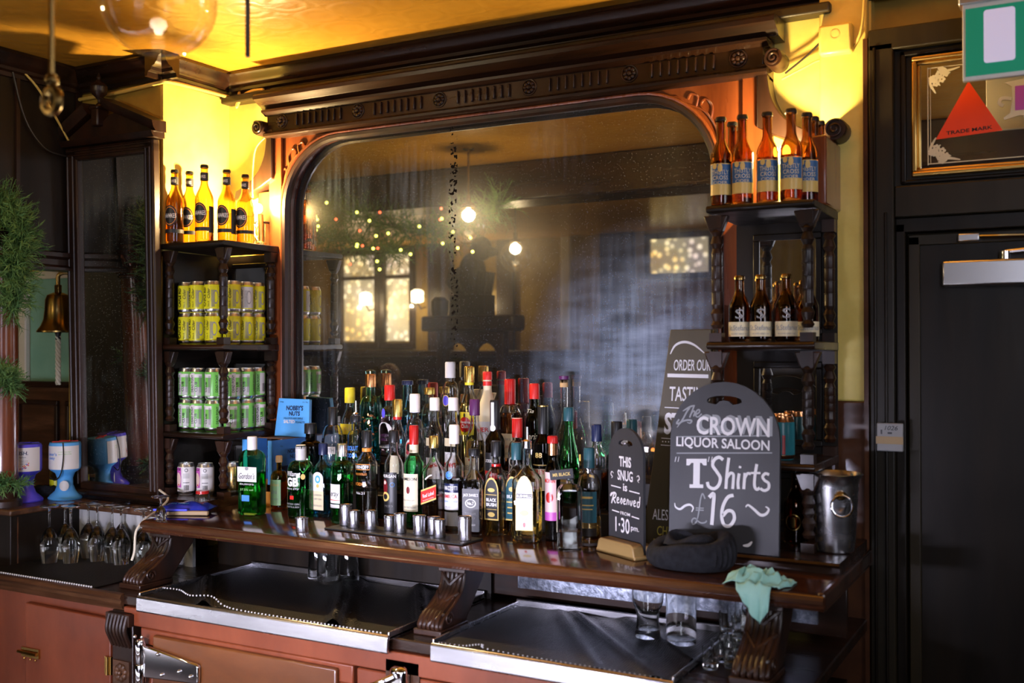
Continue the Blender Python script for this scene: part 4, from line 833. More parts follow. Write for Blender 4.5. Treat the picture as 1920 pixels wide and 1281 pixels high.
f('whiskey_bottle','broad square whiskey bottle with white arched label and steel pourer, front row',-1.402,-.365,CT,.275,.038,'clear',.0125,.62,.80,'l_gold',.55,None,.03,None,sq=8,yaw=R(16),pour=None,
  T=[('^',.13,.050,.155,'label_gold'),('^',.14,.046,.147,'white'),('-',.485,.048,.012,'label_black'),('BUSHMILLS',.485,.044,.008,'white',{'b':.02}),('O',.56,.028,.022,'pale_grey'),('IRISH WHISKEY',.41,.034,.004,'grey'),('O',.31,.026,.016,'label_gold'),('ESTABLISHED',.25,.03,.004,'grey'),('O',.19,.008,.014,'red')])
r_=[o for o in COL.objects if o.get('label','').startswith('broad square whiskey')][0]
obj('pourer',B().lathe([(0,.265),(.015,.265),(.015,.285),(.006,.29),(.0042,.325),(.003,.325),(0,.32)],14),'chrome',r_)
f('liqueur_bottle','slim dark bottle with pink label and orange and red capsule, front row',-1.340,-.325,CT,.298,.022,'g_dark',.012,.66,.80,cap='cap_red',capl=.02,neckband=(.82,.93,'copper'),
  L=[(.20,.66,.040,'pink'),(.20,.28,.041,'magenta')],T=[('MONIN',.58,.032,.012,'red',{'b':.02}),('O',.42,.022,.03,'cap_red')])
f('tequila_bottle','flat clear oblong bottle with black name tag, frontmost by the small chalkboard',-1.238,-.425,CT,.205,.034,'clear',.011,.78,.88,'l_clear',.25,'black',.012,.013,sq=9,fl=.62,style='round',yaw=R(24))
r_=[o for o in COL.objects if o.get('label','').startswith('flat clear oblong')][0]
obj('name_tag',B().box(-.032,.032,-.018,-.014,.195,.222).moved(ry=R(-6),z=0),'label_black',r_,bevel=.001); t=B(); text(t,'MR BLACK',flat(-.0186),.0,.2085,.048,.009,.02); t.moved(ry=R(-6)); obj('lettering',t,'label_gold',r_,smooth=0,fix=False)
obj('side_label',B().box(-.0355,-.0345,-.015,.015,.05,.14),'ivory',r_,smooth=0)
f('whiskey_bottle','stout whiskey bottle with dark green label and teal cap, right end of the front row',-1.226,-.325,CT,.269,.033,'clear',.013,.58,.74,'l_whisky',.3,'cap_teal',.055,.0155,style='round',yaw=R(14),
  L=[(.24,.56,.055,'cap_teal'),(.10,.18,.055,'wood_black')],T=[('-',.5,.03,.006,'label_gold'),('-',.42,.035,.003,'label_gold'),('-',.38,.03,.003,'label_gold')])
# -- middle step
f('whisky_bottle','whisky bottle with navy capsule at the right end of the middle row',-1.258,-.20,1.121,.249,.031,'clear',.013,.60,.78,'l_rum',.45,'navy',.048,.016,L=[(.25,.48,.05,'label_black')],T=[('-',.40,.02,.006,'label_gold')])
f('gin_bottle','broad clear gin bottle with white neck label and black cap, left of the middle row',-2.232,-.20,1.121,.274,.037,'clear',.013,.56,.80,'l_clear',.3,'black',.06,.0165,style='round',L=[(.44,.53,.066,'white')],T=[('SIXSMITH',.485,.056,.014,'grey')])
f('gin_bottle','squat black gin bottle with diamond label, in front of the blue nut packet',-2.328,-.20,1.121,.217,.038,'g_dark',.016,.62,.74,cap='black',capl=.034,capr=.021,style='round',T=[('HENDRICK\'S',.36,.05,.010,'black')])
r_=[o for o in COL.objects if o.get('label','').startswith('squat black gin')][0]
t=B(); poly(t,cyl(.038,0,0,.001),[(-.034+.0085*i,.08+.0085*i*.9) for i in range(5)]+[(.0085*i,.08+.0306-.0085*i*.9) for i in range(1,5)]+[(.034-.0085*i,.08-.0085*i*.9) for i in range(1,5)]+[(-.0085*i,.08-.0306+.0085*i*.9) for i in range(1,4)]); obj('label',t,'ivory',r_,smooth=0,fix=False)
f('vodka_bottle','clear vodka bottle with blue lettering and steel pourer, between gin bottles',-2.176,-.147,1.121,.245,.0275,'clear',.014,.70,.80,'l_clear',.5,style='round',cap='black',capl=.02,T=[('ABSOLUT',.56,.05,.016,'blue',{'b':.03}),('VODKA',.46,.045,.014,'blue',{'b':.02})])
r_=[o for o in COL.objects if o.get('label','').startswith('clear vodka bottle with blue')][0]
obj('pourer',B().lathe([(0,.24),(.012,.24),(.012,.252),(.006,.257),(.004,.296),(.003,.296),(0,.292)],12),'chrome',r_)
f('gin_bottle','violet tinted gin bottle with white house shaped label and bright red cap',-2.043,-.135,1.121,.350,.0345,'clear',.015,.66,.80,'l_pink',.72,'red',.05,.018,style='round',
  L=[(.40,.44,.06,'label_black')],T=[('^',.44,.055,.075,'white'),('WHITLEY',.53,.036,.008,'purple'),('NEILL',.49,.03,.008,'purple'),('RHUBARB',.42,.04,.006,'white'),('O',.74,.012,.03,'violet')])
f('rum_bottle','spiced rum bottle with ribbed gold cap behind the black labelled one',-1.963,-.205,1.121,.307,.028,'clear',.0125,.58,.78,'l_dark',.4,'cap_gold',.055,.0165,L=[(.22,.42,.05,'cream')],neckband=(.79,.83,'cap_red'))
f('rum_bottle','white rum bottle with tall oval label and long white cap',-1.898,-.20,1.121,.326,.0315,'clear',.0135,.58,.76,'l_clear',.4,'white',.058,.017,style='round',L=[],
  T=[('O',.36,.044,.13,'white'),('O',.48,.028,.034,'red'),('O',.48,.02,.026,'black'),('BACARDI',.37,.040,.012,'black',{'b':.03}),('CARTA BLANCA',.3,.034,.005,'grey'),('RUM',.24,.02,.006,'grey')],neckband=(.815,.83,'navy'))
f('liqueur_bottle','clear bottle with white cap and fruit label, left of two twin white caps',-1.829,-.19,1.121,.315,.0272,'clear',.0125,.60,.80,'l_red',.35,'white',.04,.016,L=[(.18,.40,.05,'white'),(.52,.60,.052,'ivory')],T=[("PIMM'S",.31,.042,.014,'cap_red',{'b':.02,'rot':R(12)}),('O',.38,.018,.02,'green_can',{'u':.012})])
f('liqueur_bottle','clear bottle with red rimmed white cap, right of two twin white caps',-1.765,-.18,1.121,.316,.0272,'clear',.0125,.60,.80,'l_red',.38,'white',.04,.016,L=[(.18,.46,.05,'white'),(.52,.60,.052,'ivory')],T=[("PIMM'S",.33,.046,.016,'red',{'b':.02}),('O',.42,.02,.02,'pale_grey',{'inner':.7})],neckband=(.985,1.0,'red'))
f('whisky_bottle','whisky bottle with dark plum cap and cream scroll label, behind the square black one',-1.692,-.17,1.121,.312,.0305,'clear',.0125,.52,.80,'l_whisky',.62,'purple',.05,.0165,L=[(.20,.42,.058,'cream')],T=[("BELL'S",.32,.044,.016,'grey',{'b':.02}),('O',.40,.008,.008,'cap_red')],neckband=(.55+.25,.80,'label_gold'))
f('port_bottle','dark port bottle with black capsule and white neck strip, middle row',-1.621,-.165,1.121,.311,.0305,'g_dark',.0135,.58,.72,cap='black',capl=.09,capr=.016,L=[(.28,.48,.058,'label_black'),(.22,.30,.058,'red')],T=[("COCKBURN'S",.40,.05,.010,'white',{'b':.01}),('SPECIAL RESERVE',.26,.044,.006,'white')])
r_=[o for o in COL.objects if o.get('label','').startswith('dark port bottle')][0]
t=patch(B(),cyl(.016),-.005,.005,.225,.305,4); disc(t,cyl(.016),0,.225,.010,.010,14); obj('neck_strip',t,'white',r_,smooth=30,fix=False)
f('liqueur_bottle','cut glass look bottle with red and cream cap, middle row',-1.523,-.20,1.121,.260,.028,'clear',.0135,.60,.74,'l_clear',.3,'cap_red',.058,.0165,style='round',neckband=(.90,1.004,'cream'),T=[('O',.5,.03,.03,'pale_grey',{'inner':.7}),('O',.36,.03,.03,'pale_grey',{'inner':.7})])
f('cream_liqueur_bottle','black cream liqueur bottle with gold emblem, middle row',-1.458,-.155,1.121,.297,.0295,'g_dark',.0145,.60,.74,cap='black',capl=.085,capr=.0165,L=[(.14,.36,.056,'ivory')],T=[("BAILEYS",.33,.05,.014,'cap_red',{'b':.02}),('88',.50,.022,.016,'label_gold',{'b':.02}),('-',.40,.05,.003,'label_gold')],neckband=(.985,1.004,'cap_gold'))
f('liqueur_bottle','vivid green tapering liqueur bottle with dark green cap, right of middle row',-1.371,-.155,1.121,.294,.0312,'g_green',.0135,.42,.82,'l_green',.4,'cap_teal',.04,.016,L=[(.16,.36,.055,'label_gold')],T=[('-',.28,.04,.004,'grey'),('-',.24,.03,.003,'grey')])
# -- top step against the mirror
f('gin_bottle','clear gin bottle dipped in yellow wax, left end of the top row',-2.275,-.05,1.196,.259,.033,'clear',.014,.50,.78,'l_gold',.4,'yellow',.052,.0185,style='slope',L=[(.38,.52,.06,'yellow')],T=[('GIN',.45,.04,.016,'label_gold')])
f('gin_bottle','large aqua gin bottle with copper neck foil and gold flower pattern, top row',-2.185,-.05,1.196,.309,.0395,'g_teal',.0165,.60,.76,'l_blue',.5,'copper',.045,.019,style='round')
r_=[o for o in COL.objects if o.get('label','').startswith('large aqua gin')][0]
obj('stopper',B().lathe([(0,.309),(.017,.309),(.018,.320),(0,.325)],16),'g_teal',r_); t=B(); rnd=random.Random(3)
for k in range(60): u=rnd.uniform(-.045,.045); v=rnd.uniform(.03,.17); a=rnd.uniform(0,6.28); l=rnd.uniform(.004,.010); poly(t,cyl(.0395),[(u,v),(u+l*cos(a+.5),v+l*sin(a+.5)),(u+1.8*l*cos(a),v+1.8*l*sin(a)),(u+l*cos(a-.5),v+l*sin(a-.5))])
obj('flower_pattern',t,'copper',r_,smooth=0,fix=False)
f('gin_bottle','aqua blue gin bottle with glass stopper and small crest, top row',-2.030,-.05,1.196,.288,.034,'g_blue',.016,.58,.78,'l_blue',.6,'navy',.014,.020,style='slope',T=[('O',.36,.018,.028,'navy'),('O',.43,.010,.010,'pale_grey'),('GIN',.25,.02,.008,'white')])
f('liqueur_bottle','clear bottle with narrow gold cap beside the aqua blue bottle, top row',-1.941,-.05,1.196,.265,.0295,'clear',.0145,.58,.80,'l_clear',.5,'cap_gold',.022,.0185,style='round',T=[('O',.42,.03,.04,'black',{'inner':.7})])
f('tequila_bottle','tall clear bottle with blue oval cameo and pale grey cap, tallest in top row',-1.858,-.05,1.196,.352,.0278,'clear',.0155,.70,.82,'l_clear',.5,'pale_grey',.052,.0175,style='round',T=[('O',.64,.026,.038,'label_gold'),('O',.64,.022,.033,'violet')])
f('rum_bottle','golden rum bottle with red roundel on yellow label and gold cap, top row',-1.784,-.05,1.196,.338,.0302,'clear',.0135,.60,.80,'l_gold',.66,'cap_gold',.052,.0175,L=[(.34,.56,.058,'yellow')],T=[('O',.44,.044,.05,'cap_red'),('Havana',.465,.038,.010,'white',{'b':.02}),('Club',.425,.026,.012,'white',{'b':.02}),('O',.53,.006,.014,'black'),('3',.37,.008,.010,'label_black')],neckband=(.82,.85,'yellow'))
f('liqueur_bottle','milky white coconut bottle with bright red cap, top row',-1.715,-.05,1.196,.321,.0302,'ivory',.0135,.60,.84,cap='red',capl=.026,capr=.0155,style='slope',L=[(.26,.50,.056,'pale_grey')],T=[('HER',.42,.04,.014,'cap_red',{'b':.02}),('O',.34,.036,.036,'grey',{'inner':.8})],neckband=(.86,.905,'red'))
f('bourbon_bottle','bourbon bottle with dripping dark red wax neck, top row',-1.631,-.05,1.196,.298,.0336,'clear',.0145,.58,.74,'l_rum',.66,'cap_red',.085,.0185,sq=4,style='round',L=[(.16,.42,.055,'cream')],T=[("MAKER'S",.36,.04,.008,'grey'),('KENTUCKY',.28,.042,.008,'cap_red'),('BOURBON',.21,.04,.008,'grey')])
f('liqueur_bottle','near black bottle with bright red capsule and gold script, right of the red wax bottle',-1.542,-.05,1.196,.285,.0278,'g_olive',.0135,.56,.78,'l_dark',.5,'red',.048,.0165,T=[('Tia',.70,.022,.012,'cream',{'sh':.35}),('Maria',.42,.045,.020,'cream',{'sh':.35})])
f('liqueur_bottle','long necked clear bottle with cork and purple top, right end of the top row',-1.437,-.05,1.196,.300,.0295,'clear',.012,.36,.62,'l_whisky',.2,'cork',.024,.0135,style='slope')
r_=[o for o in COL.objects if o.get('label','').startswith('long necked clear')][0]
obj('cork_top',B().lathe([(0,.300),(.0165,.300),(.0165,.311),(0,.312)],16),'purple',r_)
for x,y,l,g in((-1.195,-.20,'dark bottle standing left of the tall menu board','g_dark'),(-1.185,-.11,'second dark bottle behind, by the foot of the tall menu board','g_brown')):
    f('wine_bottle',l,x,y,CT if y>0 else 1.121,.26,.03,g,.013,.58,.74,cap='black' if g=='g_dark' else 'cap_teal',capl=.05)
# -- amber cider bottles on the left shelf unit
TOPZ=SH[2]+.0255
for i,(x,y,h) in enumerate(((-2.868,-.297,.266),(-2.866,-.228,.270),(-2.735,-.285,.274),(-2.690,-.222,.262),(-2.656,-.165,.250))):
    lb=ORD[i]+' from left of five amber cider bottles on the left shelf unit'
    f('cider_bottle',lb,x,y,TOPZ,h,.0318,'g_amber',.0125,.55,.78,'l_whisky' ,.40,'black',.010,.0145,yaw=R((14,22,12,10,8)[i]),group='amber cider bottles on the left shelf unit',
      L=[(.14,.19,.12,'label_black')],neckband=(.80,.90,'label_black'),T=[('O',.37,.052,.074,'label_black'),('O',.37,.045,.064,'orange',{'inner':.93}),('HAWKES',.37,.046,.016,'white',{'b':.01}),('-',.37,.04,.001,'white')])
    r_=[o for o in COL.objects if o.get('label')==lb][0]; t=B(); text(t,'HAWKES',cyl(.0141,0,0,.0006),0,.845*h,.024,.011,.01); obj('neck_lettering',t,'white',r_,smooth=0,fix=False)
    if i in(1,2,3): obj('back_label',band(.0318,.12*h,.46*h,R(62),R(118),10),'label_black',r_,fix=False)
# -- brown bottles with blue labels on the right shelf unit
k=0
for x,y,w_ in ((-.853,-.29,'first from left in the front row'),(-.795,-.29,'second from left in the front row'),(-.729,-.29,'third from left in the front row'),(-.665,-.298,'at the front right corner'),(-.640,-.232,'second from the front along the right edge'),(-.636,-.172,'third from the front along the right edge'),(-.634,-.112,'fourth along the right edge, furthest back'),(-.845,-.215,'behind the leftmost front bottle'),(-.86,-.145,'at the back left against the mirror')):
    f('beer_bottle','brown beer bottle with blue label, '+w_,x,y,TOPZ,.238,.0285,'g_brown',.0125,.55,.76,'l_dark',.5,'black',.010,.0145,yaw=R(12+4*(k%3)),group='blue labelled beer bottles on the right shelf unit',
      L=[(.12,.47,.066,'label_gold'),(.24,.46,.062,'label_blue')],T=[('THISTLY',.37,.044,.012,'ivory'),('CROSS',.31,.04,.011,'ivory'),('CIDER',.255,.036,.008,'ivory'),('O',.42,.012,.022,'label_gold'),('O',.44,.012,.016,'label_gold',{'u':-.014})]); k+=1
# -- dark beer bottles with cream labels, second shelf of the right unit
for x,y,w_ in ((-.815,-.255,'first from left'),(-.755,-.265,'second from left'),(-.688,-.262,'third from left, beside the corner post'),(-.648,-.195,'behind the corner post'),(-.785,-.165,'half hidden behind the first two'),(-.715,-.165,'half hidden behind the third')):
    f('beer_bottle','dark stubby beer bottle with cream label, '+w_,x,y,SH[1]+.0255,.176,.0285,'g_brown',.0125,.50,.80,'l_dark',.7,'brass_old',.010,.0145,style='slope',yaw=R(15),group='dark stubby beer bottles on the right shelf unit',
      L=[(.08,.30,.078,'ivory')],T=[('St.Stefanus',.21,.060,.014,'grey',{'b':.01}),('S',.42,.02,.026,'grey',{'b':.01}),('BELGIAN ABBEY ALE',.12,.045,.004,'grey')])
f('beer_bottle','dark bottle with round gold emblem at counter level behind the big chalkboard',-.68,-.20,PLZ,.20,.032,'g_brown',.0125,.50,.78,'l_dark',.7,'black',.012,T=[('O',.30,.04,.044,'brass_old',{'inner':.85}),('O',.30,.012,.03,'brass_old')])
f('oil_bottle','small yellow oil bottle between the sky blue pot and the pier mirror',-3.375,-.400,CT,.16,.022,'clear',nr=.010,sh=.55,nk=.72,liq='l_gold',fill=.6,cap='cap_silver',capl=.022,style='round',L=[(.12,.4,.046,'lime')],group='bottles by the pots')

# ------------------------------------------------------------------ cans
def can(name,label,loc,rz,body,group,h=.112,r=.0305,lets=(),lid='alu'):
    c=thing(name,label,'can',loc,rz,group)
    obj('body',B().lathe([(0,.004),(r*.78,.002),(r*.82,0),(r*.90,.004),(r,.013),(r,h-.016),(r*.97,h-.013)],26),body,c)
    obj('lid',B().lathe([(r*.97,h-.0132),(r*.84,h-.003),(r*.83,h),(r*.79,h),(r*.78,h-.003),(0,h-.004)],26),lid,c)
    obj('base_rim',B().lathe([(r*.80,-.0002),(r*.91,.004),(r*1.004,.0115),(r*1.004,.013)],26),lid,c)
    bym={}
    for t in lets:
        s,u,v,w,hh,m_=t[:6]; k=t[6] if len(t)>6 else {}; b=bym.setdefault(m_,B()); P_=cyl(r,0,0,.0006)
        if s=='#': patch(b,cyl(r,0,0,.0003),u-w/2,u+w/2,v-hh/2,v+hh/2,max(3,int(w/.004)))
        elif s=='|':
            for q in range(9): patch(b,P_,u-w/2+w*q/9,u-w/2+w*q/9+w/9*(.3+.4*((q*7)%3)/2),v-hh/2,v+hh/2,1)
        elif s=='O': disc(b,P_,u,v,w/2,hh/2,14,k.get('inner'))
        else: text(b,s,P_,u,v,w,hh,k.get('b',0),k.get('sh',0),k.get('rot',PI/2),0,2)
    for m_,b in bym.items(): obj('lettering' if m_!='white' else 'print',b,m_,c,smooth=0,fix=False)
    return c
def cider_lets(alt):
    return [('#',0,.055,.10,.076,'pale_grey')] *alt+[('CAPLE RD',-.014,.055,.068,.013,'black',{'b':.03}),('Cider',.004,.068,.036,.011,'black',{'b':.01,'sh':.3}),('No.5',.004,.030,.02,.006,'black'),('|',.020,.050,.012,.06,'grey'),('O',.030,.055,.02,.05,'grey',{'inner':.8}),('CAPLE RD',-.062,.055,.068,.013,'black',{'b':.03}),('Cider',.076,.062,.04,.012,'black',{'b':.01})]
def pony_lets():
    return [('#',-.008,.055,.014,.080,'pale_grey'),('#',.012,.03,.020,.03,'pale_grey'),('#',.062,.055,.022,.076,'pale_grey'),('#',.0,.085,.05,.012,'white'),('DEAD PONY',-.010,.058,.062,.009,'black',{'b':.02}),('CLUB',.004,.046,.036,.009,'black',{'b':.02}),('|',.019,.055,.010,.06,'grey'),('O',-.030,.075,.016,.022,'black',{'inner':.6}),('BREWDOG',-.030,.040,.04,.008,'black',{'b':.02}),('|',.07,.04,.02,.03,'black'),('DEAD PONY',.045,.058,.062,.009,'black',{'b':.02})]
FR=[(-2.862,-.245),(-2.795,-.258),(-2.728,-.25)]; SD=[(-2.660,-.226),(-2.660,-.159),(-2.665,-.093)] 
protos={}
def can_stack(kind,base_z,group,desc,lets,body,rots,odd=None):
    for layer in(0,1):
        for row,pts in(('front row',FR),('side row',SD)):
            for i,(x,y) in enumerate(pts):
                lb=f"{desc} can, {ORD[i]} in the {row}, {'upper' if layer else 'lower'} layer"
                loc=(x+random.uniform(-.002,.002),y,base_z+layer*.1125); rz=R(rots[(layer*6+(3 if row[0]=='s' else 0)+i)%len(rots)])
                key=kind+('x' if odd==(layer,row[0],i) else '')
                if key in protos: dup(protos[key],loc,rz,lb,group)
                else: protos[key]=can(kind,lb,loc,rz,body,group,lets=lets(1) if key.endswith('x') else lets(0))
can_stack('cider_can',SH[1]+.0255,'lime yellow cider cans','lime yellow cider',cider_lets,'lime',[18,10,-6,24,14,30,22,4,8,20,12,26],(1,'s',1))
can_stack('beer_can',SH[0]+.0255,'green and silver beer cans','green and silver beer',lambda a:pony_lets(),'green_can',[14,22,-12,30,16,60,8,26,-20,70,22,-35])
def face_can(label,loc,rz):
    return can('beer_can',label,loc,rz,'white','white picture cans on the bottom shelf',h=.112,lets=[('#',-.016,.062,.028,.07,'magenta'),('O',-.016,.055,.026,.05,'skin_tone'),('O',-.014,.036,.008,.006,'red'),('#',-.022,.066,.006,.0015,'black',{}),('#',-.008,.066,.006,.0015,'black',{}),('LGI',-.016,.092,.022,.010,'black',{'rot':0,'b':.02}),('#',.016,.068,.022,.018,'pale_grey'),('|',.016,.026,.018,.018,'black'),('#',.016,.044,.022,.002,'black'),('O',.016,.088,.012,.012,'black',{'inner':.7})])
face_can('white can with a painted face, at left on the bottom shelf',(-2.825,-.285,PLZ),R(16))
face_can('white can with a painted face, half behind the middle post',(-2.755,-.262,PLZ),R(12))
can('beer_can','golden brown can behind the middle post on the bottom shelf',(-2.69,-.19,PLZ),R(15),'brass_old','cans on the bottom shelf',lets=[('|',-.01,.05,.03,.06,'black'),('PILS',.018,.05,.03,.01,'black')])
def soda(label,loc,rz): return can('soda_can',label,loc,rz,'teal','teal cans on the right shelf unit',lets=[('#',.004,.04,.008,.05,'cap_red')],lid='copper')
soda('teal can with copper lid, in front, next to the chalkboard edge',(-.705,-.235,SH[0]+.0255),R(10)); soda('teal can with copper lid, behind the first near the mirror',(-.735,-.12,SH[0]+.0255),R(30))
j=thing('jar','small glass jar with a red lid behind the gin bottle','jar',(-2.655,-.375,CT)); obj('glass',B().lathe([(0,0),(.022,0),(.026,.008),(.026,.045),(.020,.055),(.018,.055),(.0235,.044),(.0235,.008),(0,.005)],20),'clear',j); obj('lid',B().lathe([(0,.054),(.022,.054),(.022,.064),(0,.064)],18),'cap_red',j)
# ------------------------------------------------------------------ chalkboards
def arch_outline(w,h,rise,n=16):
    return [(-w/2,0),(w/2,0),(w/2,h-rise)]+[(w/2*cos(R(a)),h-rise+rise*sin(R(a))) for a in [180/n*k for k in range(1,n)]]+[(-w/2,h-rise)]
def slab_with_slot(out,slot,y0,y1):
    """outline with a hole; the hole is joined to the outline by a cut"""
    i=min(range(len(out)),key=lambda k:(out[k][0]-slot[0][0])**2+(out[k][1]-slot[0][1])**2)
    loop=out[:i+1]+slot+[slot[0]]+out[i:]
    b=B(); n=len(loop); b.add([(x,y0,z) for x,z in loop]+[(x,y1,z) for x,z in loop],[list(range(n))[::-1],list(range(n,2*n))])
    for L_ in(out,slot):
        m=len(L_); b.add([(x,y0,z) for x,z in L_]+[(x,y1,z) for x,z in L_],[(k,(k+1)%m,m+(k+1)%m,m+k) for k in range(m)])
    return b
def slot_pts(w,h,cz,dip):
    top=[(w/2*cos(R(a)),cz+h*.5+(h*.5)*sin(R(a))) for a in range(0,181,15)]
    left=[(-w/2,cz+h*.3),(-w/2+.008,cz+.004)]
    bot=[(-w/4,cz+.001),(-w/8,cz+dip),(0,cz+dip*1.2),(w/8,cz+dip),(w/4,cz+.001)]
    return (top+left+bot+[(w/2-.008,cz+.004),(w/2,cz+h*.3)])[::-1]
# big board: local frame x across, z up, face towards -y
cbd=thing('chalkboard','large arched chalkboard advertising T shirts at sixteen pounds','chalkboard',(-.820,-.392,CT+.0305),R(3)); cbd.rotation_euler=(R(-3),0,R(-2))
CW,CH=.292,.432
obj('board',slab_with_slot(arch_outline(CW,CH,.150),slot_pts(.092,.024,.372,.010),-.006,.006),'chalkboard',cbd,smooth=20,bevel=.002,fix=True)
def Q(px_,py_): return ((px_-1360)*CW/211,(1047-(py_-.055*(px_-1360)))*CH/326)
pl=flat(-.0075)
t=B()
def ST(pts,w,tp=False): stroke(t,[Q(*p) for p in pts],w,pl,taper=tp)
def TX(s,cx,cy,w,h,**k): u,v=Q(cx,cy); text(t,s,pl,u,v,w*CW/211,h*CH/326,**k)
# LIQUOR SALOON, the price and rules
TX('LIQUOR SALOON',1357,842,180,23,bold=.022)
# "T"
for p in([(1288,869),(1328,869),(1328,882),(1322,882),(1318,877),(1298,877),(1294,882),(1288,882)],[(1302,874),(1315,874),(1315,922),(1302,922)],[(1295,919),(1322,919),(1322,926),(1295,926)]): poly(t,pl,[Q(x,y+1) for x,y in p])
for x in(1266,1272): ST([(x+1,866),(x-1,876)],.005,True)
for x in(1332,1338): ST([(x+1,866),(x-1,876)],.005,True)
# Shirts
ST([(1360,872),(1352,867),(1343,872),(1340,883),(1348,895),(1355,907),(1352,921),(1343,928),(1333,924),(1330,915)],.0085)
ST([(1371,868),(1368,895),(1366,928)],.008); ST([(1367,908),(1374,898),(1380,900),(1380,912),(1379,928)],.0075)
ST([(1391,898),(1389,915),(1390,928)],.0078); ST([(1393,884),(1392,888)],.0065)
ST([(1402,897),(1401,912),(1400,928)],.0078); ST([(1402,906),(1407,898),(1413,899)],.0068)
ST([(1424,880),(1421,900),(1420,920),(1424,928),(1430,925)],.0076); ST([(1413,897),(1431,897)],.0055)
ST([(1447,900),(1440,898),(1435,904),(1439,911),(1446,916),(1446,926),(1438,930),(1431,926)],.0072)
# 16 with flourishes
ST([(1334,945),(1343,938),(1342,965),(1340,998)],.0095); ST([(1381,940),(1370,944),(1361,962),(1359,982),(1364,997),(1375,998),(1383,985),(1380,972),(1370,970),(1361,980)],.0088)
ST([(1266,957),(1268,965),(1277,969),(1287,962),(1297,960),(1303,966),(1300,974)],.0062,True); ST([(1404,962),(1409,958),(1420,966),(1432,976),(1442,974),(1447,965),(1441,960)],.0075,True)
ST([(1400,1035),(1410,1034),(1417,1027)],.008,True)
obj('lettering',t,'chalk',cbd,smooth=0,fix=False)
t=B(); TX('CROWN',1377,808,140,36,bold=.02); obj('crown_lettering',t,'chalk',cbd,smooth=0,fix=False)
t=B(); pl=flat(-.0070); TX('CROWN',1381.5,804.5,141,37,bold=.035); obj('letter_shadow',t,'chalk_dim',cbd,smooth=0,fix=False); pl=flat(-.0075)
t=B()
ST([(1268,826.5),(1452,826.5)],.0032); ST([(1268,859),(1452,859)],.0032)
# The, with its swash, and the pound sign
ST([(1272,792),(1267,800),(1276,797),(1288,776),(1293,770)],.0045); ST([(1279,776),(1293,768),(1303,765)],.005,True)
ST([(1302,765),(1296,781),(1293,789)],.0042); ST([(1294,785),(1299,777),(1303,778),(1301,787)],.0042); ST([(1306,783),(1312,779),(1312,774),(1307,776),(1305,785),(1310,788),(1317,782)],.0040)
ST([(1268,808),(1276,798),(1287,794),(1297,795),(1294,800),(1288,798)],.0052,True)
ST([(1326,948),(1321,938),(1317,950),(1314,975),(1310,992),(1303,998),(1301,990),(1307,986),(1317,994),(1326,994),(1330,990)],.0038); ST([(1308,966),(1324,966)],.003); ST([(1308,970),(1324,970)],.003)
obj('script_lettering',t,'chalk_dim',cbd,smooth=0,fix=False)
# small reserved board in its wooden block
sn=thing('reserved_sign','small arched reserved chalkboard in a wooden block, turned to the left','chalkboard',(-1.075,-.415,CT),R(-30))
SW,SHH=.150,.325
obj('board',slab_with_slot([(x,z+.012) for x,z in arch_outline(SW,SHH,.075)],slot_pts(.060,.018,.287,.007),-.004,.004),'chalkboard',sn,smooth=20,bevel=.0015)
bk=B().py([(-.085,0),(.085,0),(.075,.034),(.065,.040),(-.065,.040),(-.075,.034)],-.040,-.0045).py([(-.085,0),(.085,0),(.075,.034),(-.075,.034)],.0045,.035).box(-.085,.085,-.04,.035,0,.011)
obj('block',bk,'wood_pale',sn,bevel=.003)
pl=flat(-.0055); t=B()
text(t,'THIS',pl,.0,.247,.052,.028,.03); text(t,'SNUG',pl,0,.210,.066,.028,.02); text(t,'is',pl,0,.179,.018,.02,.02); text(t,'FROM',pl,0,.109,.042,.009,.01)
text(t,'1·30',pl,-.012,.077,.062,.040,.01); text(t,'pm.',pl,.042,.072,.034,.014,.01)
for u0,u1,v in((-.062,-.018,.178),(.018,.062,.172),(-.058,-.026,.112),(.028,.06,.106)): stroke(t,[(u0,v),(u1,v-.002)],.003,pl)
W=lambda pts,w=.0042: stroke(t,pts,w,pl)
W([(-.060,.130),(-.052,.150),(-.048,.158),(-.060,.157),(-.064,.150),(-.05,.160),(-.040,.157),(-.044,.147),(-.052,.144),(-.042,.132)]); x=-.035
for k,ch in enumerate('eserved'):
    x=-.036+k*.0145
    if ch=='e': W([(x,.140),(x+.008,.144),(x+.006,.149),(x+.001,.145),(x+.002,.135),(x+.010,.136)],.0034)
    elif ch=='s': W([(x,.136),(x+.006,.149),(x+.009,.140),(x+.004,.133)],.0034)
    elif ch=='r': W([(x,.134),(x+.003,.148),(x+.008,.145),(x+.009,.135)],.0034)
    elif ch=='v': W([(x,.147),(x+.004,.134),(x+.010,.148)],.0034)
    else: W([(x+.010,.147),(x+.003,.146),(x+.002,.135),(x+.010,.137),(x+.013,.162)],.0034); 
for s in(-1,1): stroke(t,[(s*.050,.212),(s*.058,.216),(s*.062,.208),(s*.055,.203),(s*.060,.198)],.003,pl,taper=True)
obj('lettering',t,'chalk',sn,smooth=0,fix=False)
